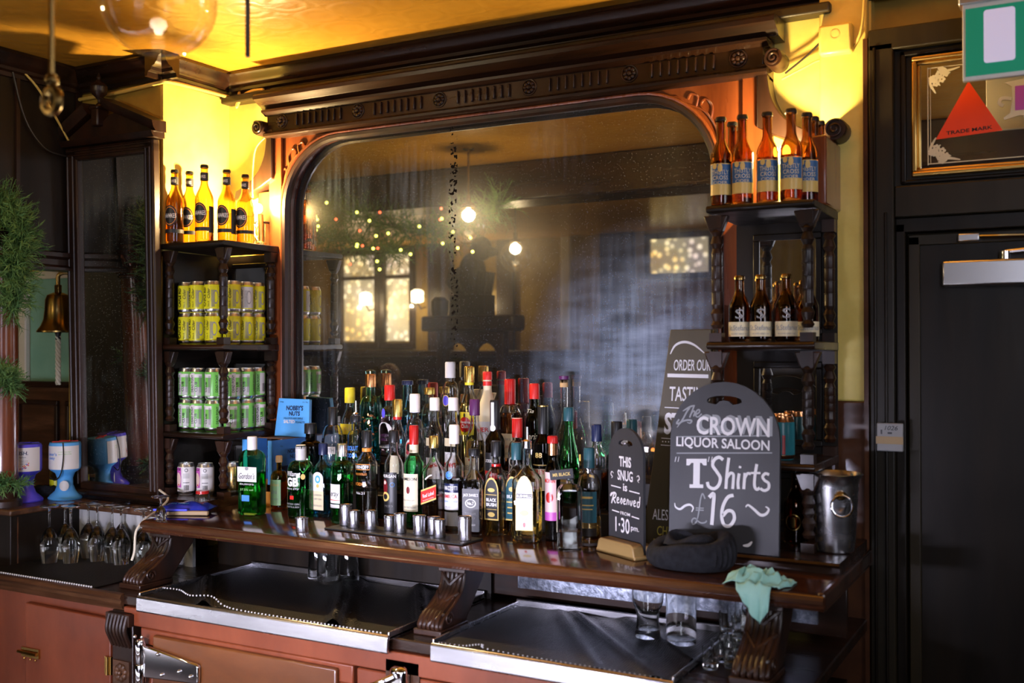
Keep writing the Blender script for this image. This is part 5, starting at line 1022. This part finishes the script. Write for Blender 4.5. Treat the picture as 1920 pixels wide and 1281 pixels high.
# tall tapered menu board
mb=thing('menu_board','tall tapered brown chalkboard about ordering tasting strips, behind the T shirt board','chalkboard',(-.975,-.262,CT),0)
mo=[(-.115,0),(.088,0),(.088,.60),(-.028,.60)]
obj('board',B().py(mo,-.012,.0),'chalkboard_brown',mb,bevel=.002)
obj('side_board',B().prism([(-.115,0),(-.110,0),(-.023,.60),(-.028,.60)],lambda x,z:(x,0,z),lambda x,z:(x+.03,.09*(1-z/.7),z)),'chalkboard_brown',mb)
obj('brace_board',B().prism(mo,lambda x,z:(x*.98,.10*(1-z/.66)+.004,z*.995),lambda x,z:(x*.98,.10*(1-z/.66)+.012,z*.995)),'wood_pale',mb)
pl=flat(-.0135); t=B()
def MQ(px_,py_): return ((px_-1262)*.00142-.028,(995-py_)*.001576)
def MS(pts,w,tp=False): stroke(t,[MQ(*p) for p in pts],w,pl,taper=tp)
MS([(1262,657),(1272,642),(1290,636),(1310,641),(1330,655)],.007,True)
u,v=MQ(1300,676); text(t,'ORDER OUR',pl,u+.008,v,.104,.030,.01,.15); MS([(1256,694),(1338,695)],.010)
u,v=MQ(1297,726); text(t,'TASTING',pl,u+.006,v,.116,.040,.01,.1); MS([(1250,750),(1338,752)],.0025)
u,v=MQ(1262,778); text(t,'STRIPS',pl,u+.046,v,.13,.060,.04,.1); MS([(1243,804),(1340,806)],.002); MS([(1242,816),(1340,818)],.002)
for k in range(12): u,v=MQ(1246+k*6,810); disc(t,pl,u,v,.0022,.0022,6)
u,v=MQ(1239,938); text(t,'ALES',pl,u+.002,v,.046,.030,.005,.1)
obj('lettering',t,'chalk',mb,smooth=0,fix=False)
t=B(); u,v=MQ(1246,966); text(t,'CHEESE',pl,u+.02,v,.075,.026,.005,.1); MS([(1226,982),(1300,992)],.005); obj('yellow_lettering',t,'chalk_yellow',mb,smooth=0,fix=False)

# ------------------------------------------------------------------ hat, cloth, bag, cartons
def hatmesh():
    b=B(); nu,nv=72,26; vs=[]
    prof=smooth_line([(.070,.004),(.088,.004),(.103,.020),(.107,.045),(.100,.066),(.086,.074),(.070,.066),(.064,.045),(.066,.022)],4)
    n=len(prof)
    for i in range(nu):
        a=2*PI*i/nu; wob=1+.05*sin(2*a+.6)+.02*sin(5*a)
        for j,(r,z) in enumerate(prof):
            rib=1+.022*(1 if i%2 else -1); zz=z*(1+.22*sin(a+.9)+.06*sin(3*a)); 
            vs.append((r*wob*rib*1.03*cos(a),r*wob*rib*.72*sin(a),max(.002,zz)))
    b.add(vs,[(i*n+j,((i+1)%nu)*n+j,((i+1)%nu)*n+j+1,i*n+j+1) for i in range(nu) for j in range(n-1)]); return b
ht=thing('knitted_hat','black ribbed knitted snood slumped in front of the big chalkboard','snood',(-.870,-.500,CT+.0005),R(-6))
obj('cuff',hatmesh(),'knit',ht,smooth=60)
b=B(); nu=48; vs=[]
for j in range(13):
    q=j/12
    for i in range(nu):
        a=2*PI*i/nu; r=.066*(1-q*.62); z=.050+.030*sin(PI*q)+.010*sin(2*a+5*q); rib=1+.012*(1 if i%2 else -1)
        vs.append((r*rib*1.05*cos(a)-.010*q,r*rib*.72*sin(a)+.010*q,z-.045*max(0,q-.6)))
b.add(vs,[(j*nu+i,j*nu+(i+1)%nu,(j+1)*nu+(i+1)%nu,(j+1)*nu+i) for j in range(12) for i in range(nu)]+[[12*nu+i for i in range(nu)]]); obj('fold',b,'knit',ht,smooth=60)
from mathutils import noise as NZ
def rag():
    b=B(); nx,ny=22,16; vs=[]
    for j in range(ny+1):
        for i in range(nx+1):
            u=i/nx*2-1; v=j/ny; q=NZ.noise(Vector((u*2.6,v*2.4,3.1))); q2=abs(NZ.noise(Vector((u*3.4+9,v*3.6,7.7)))); q3=abs(NZ.noise(Vector((u*1.9-4,v*2.2,1.7))))
            dome=max(0,1-u*u)**.6*sin(PI*min(1,.12+v*.86))
            x=.074*u*(1-.30*abs(v-.45))+.014*q+.018*v; y=.004+.085*v+.012*NZ.noise(Vector((u*3,v*3,5)))
            vs.append((x,max(.003,y) if j else .0,.003+dome*(.010+.050*q2+.034*q3)))
    n1=len(vs); b.add(vs,[(j*(nx+1)+i,j*(nx+1)+i+1,(j+1)*(nx+1)+i+1,(j+1)*(nx+1)+i) for j in range(ny) for i in range(nx)])
    vs=[]; m=12; k0,k1=5,19
    for j in range(m+1):
        t=j/m
        for i in range(k0,k1+1):
            f=(i-k0)/(k1-k0); ln=.020+.062*max(0,1-abs(f-.62)/.62)**.8
            bx,by,bz_=b.v[i]; fold=.010*abs(sin(f*9+1.2*t))
            vs.append((bx*(1-.25*t)+.008*t,-.004-.012*min(1,t*4)-fold*t,bz_*(1-min(1,t*4))-ln*max(0,t-.06)))
    w_=k1-k0+1; b.add(vs,[(j*w_+i,j*w_+i+1,(j+1)*w_+i+1,(j+1)*w_+i) for j in range(m) for i in range(w_-1)]); return b
rg=tag(obj('bar_cloth',rag(),'cloth_mint',loc=(-.675,-.634,CT+.0005),rz=R(2),smooth=28,fix=False),'mint green cleaning cloth crumpled over the right end of the counter','cloth')
md=rg.modifiers.new('thick','SOLIDIFY'); md.thickness=.0015
def bagm():
    b=B(); n=22; m=12; vs=[]
    for s in(1,-1):
        for j in range(m+1):
            for i in range(n+1):
                u=i/n*2-1; v=j/m*2-1; h=max(0,(1-abs(u)**3)*(1-v*v))**.6
                vs.append((.085*u,.045*v+.008*sin(3*u),.021+s*.019*h+(.003*sin(9*u+5*v) if s>0 else 0)*h))
    q=(n+1)*(m+1)
    for s in(0,1): b.add([] ,[]) 
    b.add(vs,[(s*q+j*(n+1)+i,s*q+j*(n+1)+i+1,s*q+(j+1)*(n+1)+i+1,s*q+(j+1)*(n+1)+i) for s in(0,1) for j in range(m) for i in range(n)]); return b
bg=thing('crisp_packet','shiny dark blue crisp packet lying by the white cans','packet',(-2.625,-.470,CT),R(24)); obj('bag',bagm(),'crisps_blue',bg,smooth=60,fix=False)
obj('crimped_seal',B().box(-.095,.02,-.058,-.046,.018,.025),'crisps_rim',bg,bevel=.002)
obj('lower_panel',B().box(-.055,.085,-.047,-.03,.002,.017),'kraft',bg,bevel=.004)
t=B(); text(t,'sea salted',lambda u,v:(u-.015,-.028+v*.8,.0395+v*.2),0,0,.06,.012,.0,.3); obj('lettering',t,'sky',bg,smooth=0)
nx=thing('snack_carton','open blue and orange nut carton behind the green square bottle','carton',(-2.556,-.125,CT),0)
W2,D2,H2=.068,.088,.228
obj('side_panel',B().box(W2-.003,W2,-D2,D2,.075,H2),'blue',nx,smooth=0); obj('side_panel',B().box(-W2,-W2+.003,-D2,D2,.075,H2),'blue',nx,smooth=0)
obj('lower_band',B().box(W2-.003,W2,-D2,D2,0,.075).box(-W2,-W2+.003,-D2,D2,0,.075).box(-W2,W2,-D2-.001,-D2+.002,0,.05),'card_orange',nx,smooth=0)
obj('front_edge',B().box(-W2,-W2+.022,-D2-.002,-D2+.001,.075,H2).box(W2-.018,W2,-D2-.002,-D2+.001,.075,H2),'sky',nx,smooth=0)
obj('inside',B().box(-W2+.003,W2-.003,D2-.004,D2,0,H2).box(-W2+.003,W2-.003,-D2+.002,D2-.004,0,.004).box(-W2,W2,-D2*.2,D2,H2,H2+.003),'card_brown',nx,smooth=0)
SIDE=lambda u,v:(W2+.0008,u,v); t=B(); text(t,"NOBBY'S",SIDE,.03,.185,.075,.016,.03); text(t,'NUTS',SIDE,.03,.165,.05,.015,.03); text(t,'50g',SIDE,-.04,.205,.014,.005); poly(t,SIDE,[(-.06,.08),(.06,.08),(.06,.135),(-.06,.135)]); obj('lettering',t,'navy',nx,smooth=0,fix=False)
np_=thing('nut_packet','bright blue nut packet standing above the carton against the mirror frame','packet',(-2.505,-.085,CT+.232),R(6)); np_.rotation_euler=(R(-6),0,R(8))
obj('card',B().py([(-.072,0),(.072,0),(.066,.135),(-.062,.138)],-.009,.009),'sky',np_,bevel=.002)
pl=flat(-.0102); t=B(); text(t,"NOBBY'S",pl,.008,.103,.070,.018,.03); text(t,'NUTS',pl,.008,.083,.045,.016,.03); text(t,'DELICIOUS AND SIMPLE',pl,.004,.066,.08,.006); text(t,'PEANUTS',pl,.034,.052,.038,.007); text(t,'20g',pl,-.048,.124,.016,.005); text(t,'20 x 50g',pl,.05,.124,.022,.005); obj('lettering',t,'navy',np_,smooth=0,fix=False)
t=B(); text(t,'SALTED',pl,-.012,.054,.046,.012,.03); obj('white_lettering',t,'white',np_,smooth=0,fix=False)
# ------------------------------------------------------------------ measures on their mat
mt=tag(obj('rubber_mat',B().box(-.255,.255,-.052,.052,0,.006),'rubber',loc=(-1.775,-.455,CT+.0005),rz=R(-3),bevel=.002),'thin black rubber bar mat under the steel spirit measures','mat')
def measure(label,loc,h,r):
    m_=thing('spirit_measure',label,'measure',loc,0,'steel spirit measures')
    obj('cup',B().lathe([(0,0),(r*.93,0),(r,h*.06),(r*.97,h*.52),(r*1.02,h),(r*.98,h),(r*.93,h*.5),(r*.9,h*.1),(0,h*.08)],22),'steel',m_)
    obj('rim',B().lathe([(r*1.02,h-.003),(r*1.05,h-.002),(r*1.04,h+.0008),(r*.99,h)],22),'chrome',m_)
    return m_
measure('lone steel spirit measure standing on bare wood in front of the gin bottles',(-2.066,-.555,CT),.042,.019)
JX=[(-1.998,-.430,.062),(-1.950,-.452,.05),(-1.885,-.455,.055),(-1.826,-.440,.042),(-1.775,-.458,.055),(-1.706,-.462,.055),(-1.672,-.438,.050),(-1.632,-.470,.050),(-1.545,-.472,.066)]
for i,(x,y,h) in enumerate(JX): measure(f'{ORD[i]} from the left of nine steel measures on the black bar mat',(x,y,CT+.007),h,.0185 if h<.06 else .0200)
# ------------------------------------------------------------------ glassware
def revolve_glass(prof,t=.0014):
    inn=[(max(0,r-t),z+ (t if i==0 else 0)) for i,(r,z) in enumerate(prof)]
    return prof+inn[::-1]
def flute(label,loc,h=.198,group='upturned champagne flutes'):
    g=thing('champagne_flute',label,'glass',loc,0,group)
    bowl=[(.0245,0),(.0285,.03),(.031,.055),(.030,.075),(.024,.095),(.014,.112),(.0055,.122)]
    obj('bowl',B().lathe(bowl+[(0.0,.122)]+[(.0,.117),(.012,.110),(.0225,.094),(.0286,.074),(.0296,.055),(.0272,.03),(.0234,0),(.0245,0)],24),'clear',g)
    obj('stem',B().lathe([(0,.121),(.0055,.121),(.0038,.13),(.0034,.165),(.0045,.182),(.008,.188),(0,.188)],12),'clear',g)
    obj('foot',B().lathe([(0,.186),(.010,.187),(.031,.193),(.032,.195),(.031,.1965),(.008,.196),(0,.195)],24),'clear',g); return g
FL=[(-3.150,-.600),(-3.165,-.525),(-3.085,-.565),(-3.105,-.475),(-3.03,-.50),(-2.965,-.49),(-2.91,-.50),(-2.985,-.425+.0),(-2.855,-.46),(-2.80,-.50),(-2.745,-.47)]
FN=['nearest the matting edge at far left','behind the leftmost flute','second from the left in front','behind the second in front','third along the front','fourth along the front','fifth along the front','in the gap behind the third and fourth','sixth along the front','seventh along the front','last at right beside the carved bracket']
FN=[n.replace('flute','glass') for n in FN]
g0=flute('upturned champagne flute '+FN[0],(FL[0][0],FL[0][1],bz+.001))
for (x,y),n_ in list(zip(FL,FN))[1:]:
    if y>-.43: y=-.435
    dup(g0,(x,y,bz+.001),random.uniform(0,3),'upturned champagne flute '+n_)
flg=thing('liqueur_glass','single small stemmed glass upside down on the counter corner','glass',(-2.615,-.595,CT+.0005))
obj('bowl',B().lathe([(.016,0),(.018,.02),(.013,.036),(.004,.044),(0,.044),(0,.041),(.012,.034),(.0168,.02),(.015,0)],20),'clear',flg)
obj('stem',B().lathe([(0,.043),(.004,.043),(.0032,.06),(.006,.068),(0,.068)],10),'clear',flg); obj('foot',B().lathe([(0,.067),(.010,.068),(.030,.073),(.031,.075),(.008,.076),(0,.076)],22),'clear',flg)
def tumbler(label,loc,h,r0,r1,group,cuts=True):
    g=thing('tumbler',label,'glass',loc,0,group)
    obj('wall',B().lathe([(r0,0),(r1,h-.012),(r1-.003,h-.002),(0,h),(0,h-.012),(r1-.003,h-.013),(r0-.0018,0),(r0,0)],26,shape=(lambda a,r:1+.012*cos(13*a)) if cuts else None),'clear',g); return g
TB=[(-2.135,-.395),(-2.075,-.425),(-2.030,-.375),(-2.085,-.350)]
t0=tumbler('upturned highball tumbler, left one of the group under the counter edge',(*TB[0],bz+.012),.135,.033,.029,'highball tumblers under the counter')
for (x,y),n_ in zip(TB[1:],('front one of the group under the counter edge','right one of the group under the counter edge','rear one of the group under the counter edge')): dup(t0,(x,y,bz+.012),.3,'upturned highball tumbler, '+n_)
bg_=thing('beer_glass','waisted clear beer glass alone on the right mesh mat','glass',(-.975,-.520,bz+.012))
bp=[(.031,.0),(.032,.006),(.029,.03),(.0275,.048),(.031,.066),(.039,.088),(.0405,.110),(.037,.16),(.036,.165)]
obj('wall',B().lathe([(0,.0)]+bp+[(.034,.165),(.0385,.110),(.037,.089),(.029,.068),(.025,.05),(.025,.02),(0,.016)],26),'clear',bg_)
pg=thing('pint_glass','tall straight clear glass standing beside the waisted beer glass','glass',(-.885,-.525,bz+.010))
obj('wall',B().lathe([(0,.0),(.036,.0),(.037,.004),(.0385,.155),(.037,.155),(.0355,.012),(0,.010)],26),'clear',pg)
sg=None; names=['nearest in the heap by the leaf bracket','second in the heap','third in the heap']
pos=[]
for L_,z_ in ((0,0),(1,.052),(2,.104)):
    for a,(x,y) in enumerate(((-.765,-.665),(-.765,-.600),(-.725,-.632),(-.765,-.535),(-.725,-.565),(-.765,-.47),(-.725,-.50),(-.765,-.405),(-.728,-.43),(-.765,-.34),(-.728,-.365))):
        if (L_==1 and y<-.58) or (L_==2 and y<-.46): continue
        pos.append((x,y,bz+.001+z_,a,L_))
for k,(x,y,z,a,L_) in enumerate(pos):
    lb='small shot glass in the stacked cluster by the leaf bracket'
    lb=f"shot glass, {('bottom','middle','top')[L_]} tier of the stack by the leaf bracket, {ORD[a]} from the front"
    if sg is None:
        sg=thing('shot_glass',lb,'glass',(x,y,z),0,'stacked shot glasses at the right end')
        obj('wall',B().lathe([(0,0),(.0165,0),(.0175,.004),(.0195,.05),(.0178,.05),(.0155,.012),(0,.010)],16,shape=lambda a,r:1+.03*cos(8*a)),'clear',sg)
    else: dup(sg,(x,y,z),k*.4,lb)
# ice bucket
ib=thing('ice_bucket','steel champagne bucket with ring handle at the right end of the counter','ice bucket',(-.566,-.262,PLZ),R(25))
obj('bucket',B().lathe([(0,0),(.042,0),(.046,.004),(.050,.03),(.058,.17),(.060,.185),(.068,.196),(.070,.199),(.067,.200),(.057,.186),(.055,.17),(.046,.03),(.040,.008),(0,.007)],32),'steel',ib)
lg=obj('lug',B().ball((.0,-.060,.150),.012,10,8,(1.2,.8,1)).ball((-.012,-.060,.148),.006,8,6).ball((.012,-.060,.148),.006,8,6),'brass_old',ib)
obj('ring_handle',B().tube([(.026*sin(a*PI/12),-.069-.004*(1-cos(a*PI/12)),.125+.026*cos(a*PI/12)) for a in range(24)],.003,8,True),'chrome',ib)
# white cable over the counter corner
cable('counter_cable','white cable draped over the left corner of the counter',[(-2.85,-.385,1.10),(-2.76,-.43,1.082),(-2.72,-.51,1.058),(-2.68,-.60,1.042),(-2.672,-.645,1.01),(-2.668,-.655,.95),(-2.675,-.66,.92)],.004,'cable_white')
# ------------------------------------------------------------------ hanging lamps over the bar
def gas_lamp(label,loc,rz,chains=True):
    l=thing('globe_lamp',label,'lamp',loc,rz,'globe lamps over the bar')
    prof=[(.035,.094)]+[(.1*sin(PI*k/20),.1*cos(PI*k/20)) for k in range(3,21)]
    obj('globe',B().lathe([(max(0,r),z) for r,z in prof],32),'globe_glass',l)
    obj('bulb',B().ball((.0,0,.052),.017,14,10,(1,1,1.2)).lathe([(0,.065),(.011,.065),(.011,.092),(0,.092)],12,(.0,0,0)),'lamp_glow',l)
    obj('gallery',B().lathe([(.0,.090),(.040,.090),(.042,.10),(.030,.115),(.014,.125),(.012,.16),(0,.16)],20),'brass_old',l)
    obj('stem',B().lathe([(0,.15),(.006,.15),(.006,CZ-loc[2]-.01),(.03,CZ-loc[2]-.008),(.03,CZ-loc[2]),(0,CZ-loc[2])],12),'brass_old',l)
    if chains:
        obj('crossbar',B().tube([(-.205,0,.21),(.205,0,.21)],.004,8),'brass_old',l)
        c=B().tube([(-.20,0,.21),(-.20,0,-.175)],.0045,6); c.tube([(-.20,.019*cos(a*PI/8),-.215+.019*sin(a*PI/8)) for a in range(16)],.007,8,True).ball((-.20,0,-.182),.011,10,8); obj('pull_chain',c,'brass_old',l)
        c=B().tube([(.20,0,.21),(.20,0,-.055)],.005,6); obj('pull_chain',c,'iron',l)
    return l
gas_lamp('clear glass globe lamp hanging close overhead at the top left',(-1.418,-1.70,2.207),R(84))
gas_lamp('globe lamp seen glowing in the bar mirror, brighter upper one',(-2.84,-1.70,2.235),0,False)
gas_lamp('globe lamp seen in the bar mirror, lower one with clear globe',(-3.27,-3.0,2.185),0,False)
# ------------------------------------------------------------------ the saloon behind the camera, as the mirror shows it
struct('window_1',B().box(-6.92,-6.48,-5.898,-5.885,1.66,2.56),'window_glow',smooth=0)
struct('window_2',B().box(-6.37,-6.06,-5.898,-5.885,1.66,2.56),'window_glow',smooth=0)
for nm,x0,x1 in(('trim_12',-6.98,-6.44),('trim_13',-6.43,-6.0)):
    f=ringx(x0,x1,1.58,2.62,.06,-5.885,-5.84).box(x0,x1,-5.88,-5.85,2.30,2.34); struct(nm,f,'wood_dark',bevel=.005)
struct('trim_14',B().box(-8.5,1.9,-5.9,-5.86,0,1.5).box(-8.5,1.9,-5.9,-5.83,1.5,1.56),'wood_dark_x',bevel=.006)
for i,(x0,x1) in enumerate(((-5.85,-5.55),(-5.05,-4.85),(-4.35,-4.25),(-3.95,-3.6))): struct(f'trim_{15+i}',B().box(x0,x1,-5.9,-5.86,1.56,CZ),'wood_dark' if i!=2 else 'paint_cream',bevel=.01)
struct('window_3',B().box(-3.45,-2.9,-5.898,-5.885,2.25,2.56),'window_glow',smooth=0)
struct('trim_19',ringx(-3.5,-2.85,2.2,2.61,.05,-5.885,-5.84),'wood_dark',bevel=.005)
struct('trim_20',B().box(-3.5,-2.6,-5.89,-5.85,1.56,2.18),'wood_cupboard',bevel=.01)
struct('ceiling_beam',B().box(-8.5,1.9,-2.45,-2.15,2.42,CZ),'wood_dark_x',bevel=.01)
for x,z,n_ in((-6.50,2.09,'left of the two by the stained windows'),(-5.86,2.10,'right of the two by the stained windows'),(-5.25,2.10,'half hidden by the carved beast')):
    s_=thing('wall_sconce',f'small white shaded wall light in the mirror, {n_}','wall light',(x,-5.70,z)); obj('shade',B().lathe([(.03,-.06),(.06,-.05),(.062,.05),(.03,.07),(0,.07)],18),'sconce_glow',s_); obj('arm',B().tube([(0,0,-.05),(0,-.06,-.12),(0,-.15,-.10)],.008,8),'brass_old',s_)
# snug screen with its carved beast
sg_=thing('snug_screen','dark carved snug screen with arched openings and heraldic beast, in the mirror','screen',(-4.2,-4.0,0))
b=B(); b.box(-.34,.34,-.06,.06,0,1.30)
obj('base',b,'wood_dark',sg_,bevel=.01)
ar=[(-.30,1.30),(-.30,1.72),(.30,1.72),(.30,1.30),(.24,1.30)]+[(.13+.11*cos(R(a)),1.52+.11*sin(R(a))) for a in range(0,181,20)]+[(.02,1.30),(-.02,1.30)]+[(-.13+.11*cos(R(a)),1.52+.11*sin(R(a))) for a in range(0,181,20)]+[(-.24,1.30)]
obj('arcade',B().py(ar,-.05,.05),'wood_dark',sg_,bevel=.006)
obj('cornice',B().box(-.42,.42,-.10,.10,1.72,1.84),'wood_dark',sg_,bevel=.02)
bs_=B().box(-.16,.16,-.08,.08,1.84,2.0).ball((0,0,2.16),.16,14,10,(.75,.6,1.1)).ball((.08,0,2.36),.10,12,8,(.9,.8,1)).ball((.17,0,2.33),.05,10,8,(1.3,.8,.8)).ball((-.11,0,2.10),.10,12,8,(.7,.6,1.3))
bs_.tube([(-.12,0,2.0),(-.22,0,2.1),(-.18,0,2.25)],[.03,.025,.02],8).tube([(.1,-.06,2.0),(.13,-.06,2.18)],.04,8).tube([(.1,.06,2.0),(.13,.06,2.18)],.04,8)
obj('beast',bs_,'wood_black',sg_)
hl=thing('high_shelf_jars','dark jar on the snug screen cornice, left of the beast','jar',(-4.5,-4.0,1.842)); obj('jar',B().lathe([(0,0),(.06,0),(.07,.05),(.07,.12),(.04,.15),(0,.15)],16),'wood_black',hl)
# fir garland with fairy lights along the beam
gpth=[(-4.6,-2.08,2.58),(-4.3,-2.08,2.50),(-4.0,-2.08,2.42),(-3.7,-2.08,2.34),(-3.4,-2.08,2.26),(-3.1,-2.08,2.30),(-2.85,-2.08,2.40)]
garland('garland','fir garland with fairy lights along the beam, in the mirror',gpth,.16,900,12)
gl2=[(-4.4,-2.02,2.36),(-4.1,-2.02,2.28),(-3.8,-2.02,2.20),(-3.5,-2.02,2.14)]
garland('garland','second drooping swag of the lit garland in the mirror',gl2,.14,500,13)
rnd=random.Random(5); k=0
path=[Vector(p) for p in smooth_line(gpth,8)]+[Vector(p) for p in smooth_line(gl2,10)]
for i in range(44):
    p=rnd.choice(path)+Vector((rnd.uniform(-.15,.15),.08+rnd.uniform(0,.10),rnd.uniform(-.18,.12)))
    red=i%4==0; o=obj('fairy_light',B().ball((0,0,0),.009 if not red else .008,8,6),'fairy_red' if red else 'fairy_yellow',loc=tuple(p)); tag(o,('red' if red else 'yellow')+' fairy light in the garland reflected in the bar mirror','fairy light',('red' if red else 'yellow')+' fairy lights in the reflected garland')
# a customer sitting by the windows, only seen as a blur in the mirror
def person(label,loc,rz,shirt):
    me=bpy.data.meshes.new('body'); 
    pts=[(0,0,.50),(0,.0,.72),(0,.01,.98),(0,.0,1.10),(0,-.02,1.20),(.19,0,1.03),(.24,.03,.78),(.16,.22,.74),(-.19,0,1.03),(-.24,.03,.78),(-.16,.22,.74),(.10,.0,.50),(.13,.40,.50),(.13,.42,.08),(-.10,0,.50),(-.13,.40,.50),(-.13,.42,.08),(.13,.52,.04),(-.13,.52,.04)]
    ed=[(0,1),(1,2),(2,3),(3,4),(2,5),(5,6),(6,7),(2,8),(8,9),(9,10),(0,11),(11,12),(12,13),(13,17),(0,14),(14,15),(15,16),(16,18)]
    rad=[.15,.14,.13,.06,.06,.075,.055,.035,.075,.055,.035,.10,.075,.05,.10,.075,.05,.04,.04]
    me.from_pydata(pts,ed,[]); o=bpy.data.objects.new('person',me); COL.objects.link(o); me.materials.append(MAT[shirt])
    sk=o.modifiers.new('skin','SKIN'); 
    for v,r in zip(me.skin_vertices[0].data,rad): v.radius=(r,r*.8)
    me.skin_vertices[0].data[0].use_root=True
    o.modifiers.new('sub','SUBSURF').levels=2; o.modifiers['sub'].render_levels=2; o.location=loc; o.rotation_euler=(0,0,rz)
    tag(o,label,'person')
    hd=B().ball((0,-.005,1.30),.105,18,14,(.78,.92,1.15)).ball((0,.095,1.29),.016,8,6,(.8,1.2,1.3)).ball((.082,0,1.29),.02,8,6,(.4,.8,1.3)).ball((-.082,0,1.29),.02,8,6,(.4,.8,1.3)).ball((.032,.083,1.315),.010,8,6).ball((-.032,.083,1.315),.010,8,6).ball((0,.082,1.245),.02,8,6,(1.2,.5,.4))
    obj('head',hd,'skin_tone',o); obj('hair',B().ball((0,-.022,1.335),.11,18,12,(.82,.92,1.05)),'card_brown',o)
    return o
person('person in dark clothes seated at a bench below the stained windows, in the mirror',(-5.55,-4.75,0),R(25),'knit')
bn2=thing('bench_seat','dark wooden bench under the seated person','bench',(-5.55,-4.75,0),R(25)); obj('seat',B().box(-.5,.5,-.22,.20,.36,.42),'wood_dark',bn2,bevel=.01)
for x in(-.45,.45): obj('leg',B().box(x-.03,x+.03,-.18,.16,0,.36),'wood_dark',bn2)
obj('backrest',B().box(-.5,.5,-.26,-.22,.36,1.0),'wood_dark',bn2,bevel=.01)
# daylight windows of the street side
for nm,loc,rz,w_,h_ in(('window_4',(.75,-5.885,1.95),0,1.0,1.6),('window_5',(1.885,-1.9,1.9),R(90),1.2,1.4)):
    b=B().box(-w_/2,w_/2,-.006,.006,-h_/2,h_/2); o=struct(nm,b,'pane_day',smooth=0); o.location=loc; o.rotation_euler=(0,0,rz)
    f=struct('window_frame',ringx(-w_/2-.06,w_/2+.06,-h_/2-.06,h_/2+.06,.06,-.02,.02).box(-.02,.02,-.02,.02,-h_/2,h_/2).box(-w_/2,w_/2,-.02,.02,-.02,.02),'wood_dark',o,bevel=.005)
# the customer side of the bar, with strip lamps under its ledge
sb_=thing('bar_counter','long dark bar counter on the customer side, below the camera','counter',(-2.2,0,0))
obj('top',B().box(-2.8,2.6,-2.95,-2.30,1.04,1.08),'wood_counter',sb_,bevel=.01); obj('front',B().box(-2.8,2.6,-2.75,-2.70,0,1.04),'wood_dark_x',sb_)
for x,l_ in((-1.32,'right of the two strip lamps under the bar counter'),(-2.05,'left of the two strip lamps under the bar counter')):
    tag(obj('strip_lamp',B().box(-.26,.26,-.018,.018,0,.012),'sign_led',loc=(x,-2.345,1.027)),l_,'strip light')
# added light boxes, unseen, whose lit white lining brightens the steel lips
for cx,l_ in((-1.85,'added white lined light box under the customer side of the bar, right bay'),(-3.10,'added white lined light box under the customer side of the bar, middle bay'),(-4.35,'added white lined light box under the customer side of the bar, left bay')):
    cr=thing('added_light_box',l_,'cooler',(cx,-2.52,0))
    obj('cabinet',B().box(-.60,.60,-.17,-.15,.08,.68).box(-.60,.60,-.17,.17,.06,.08).box(-.60,.60,-.17,.17,.66,.68).box(-.60,-.58,-.15,.17,.08,.66).box(.58,.60,-.15,.17,.08,.66),'steel',cr)
    obj('lining',B().box(-.575,.575,-.148,-.14,.085,.655).box(-.575,.575,-.14,.16,.083,.09),'white',cr,smooth=0)
    obj('shelf',B().box(-.575,.575,-.14,.0,.345,.352),'alu',cr)
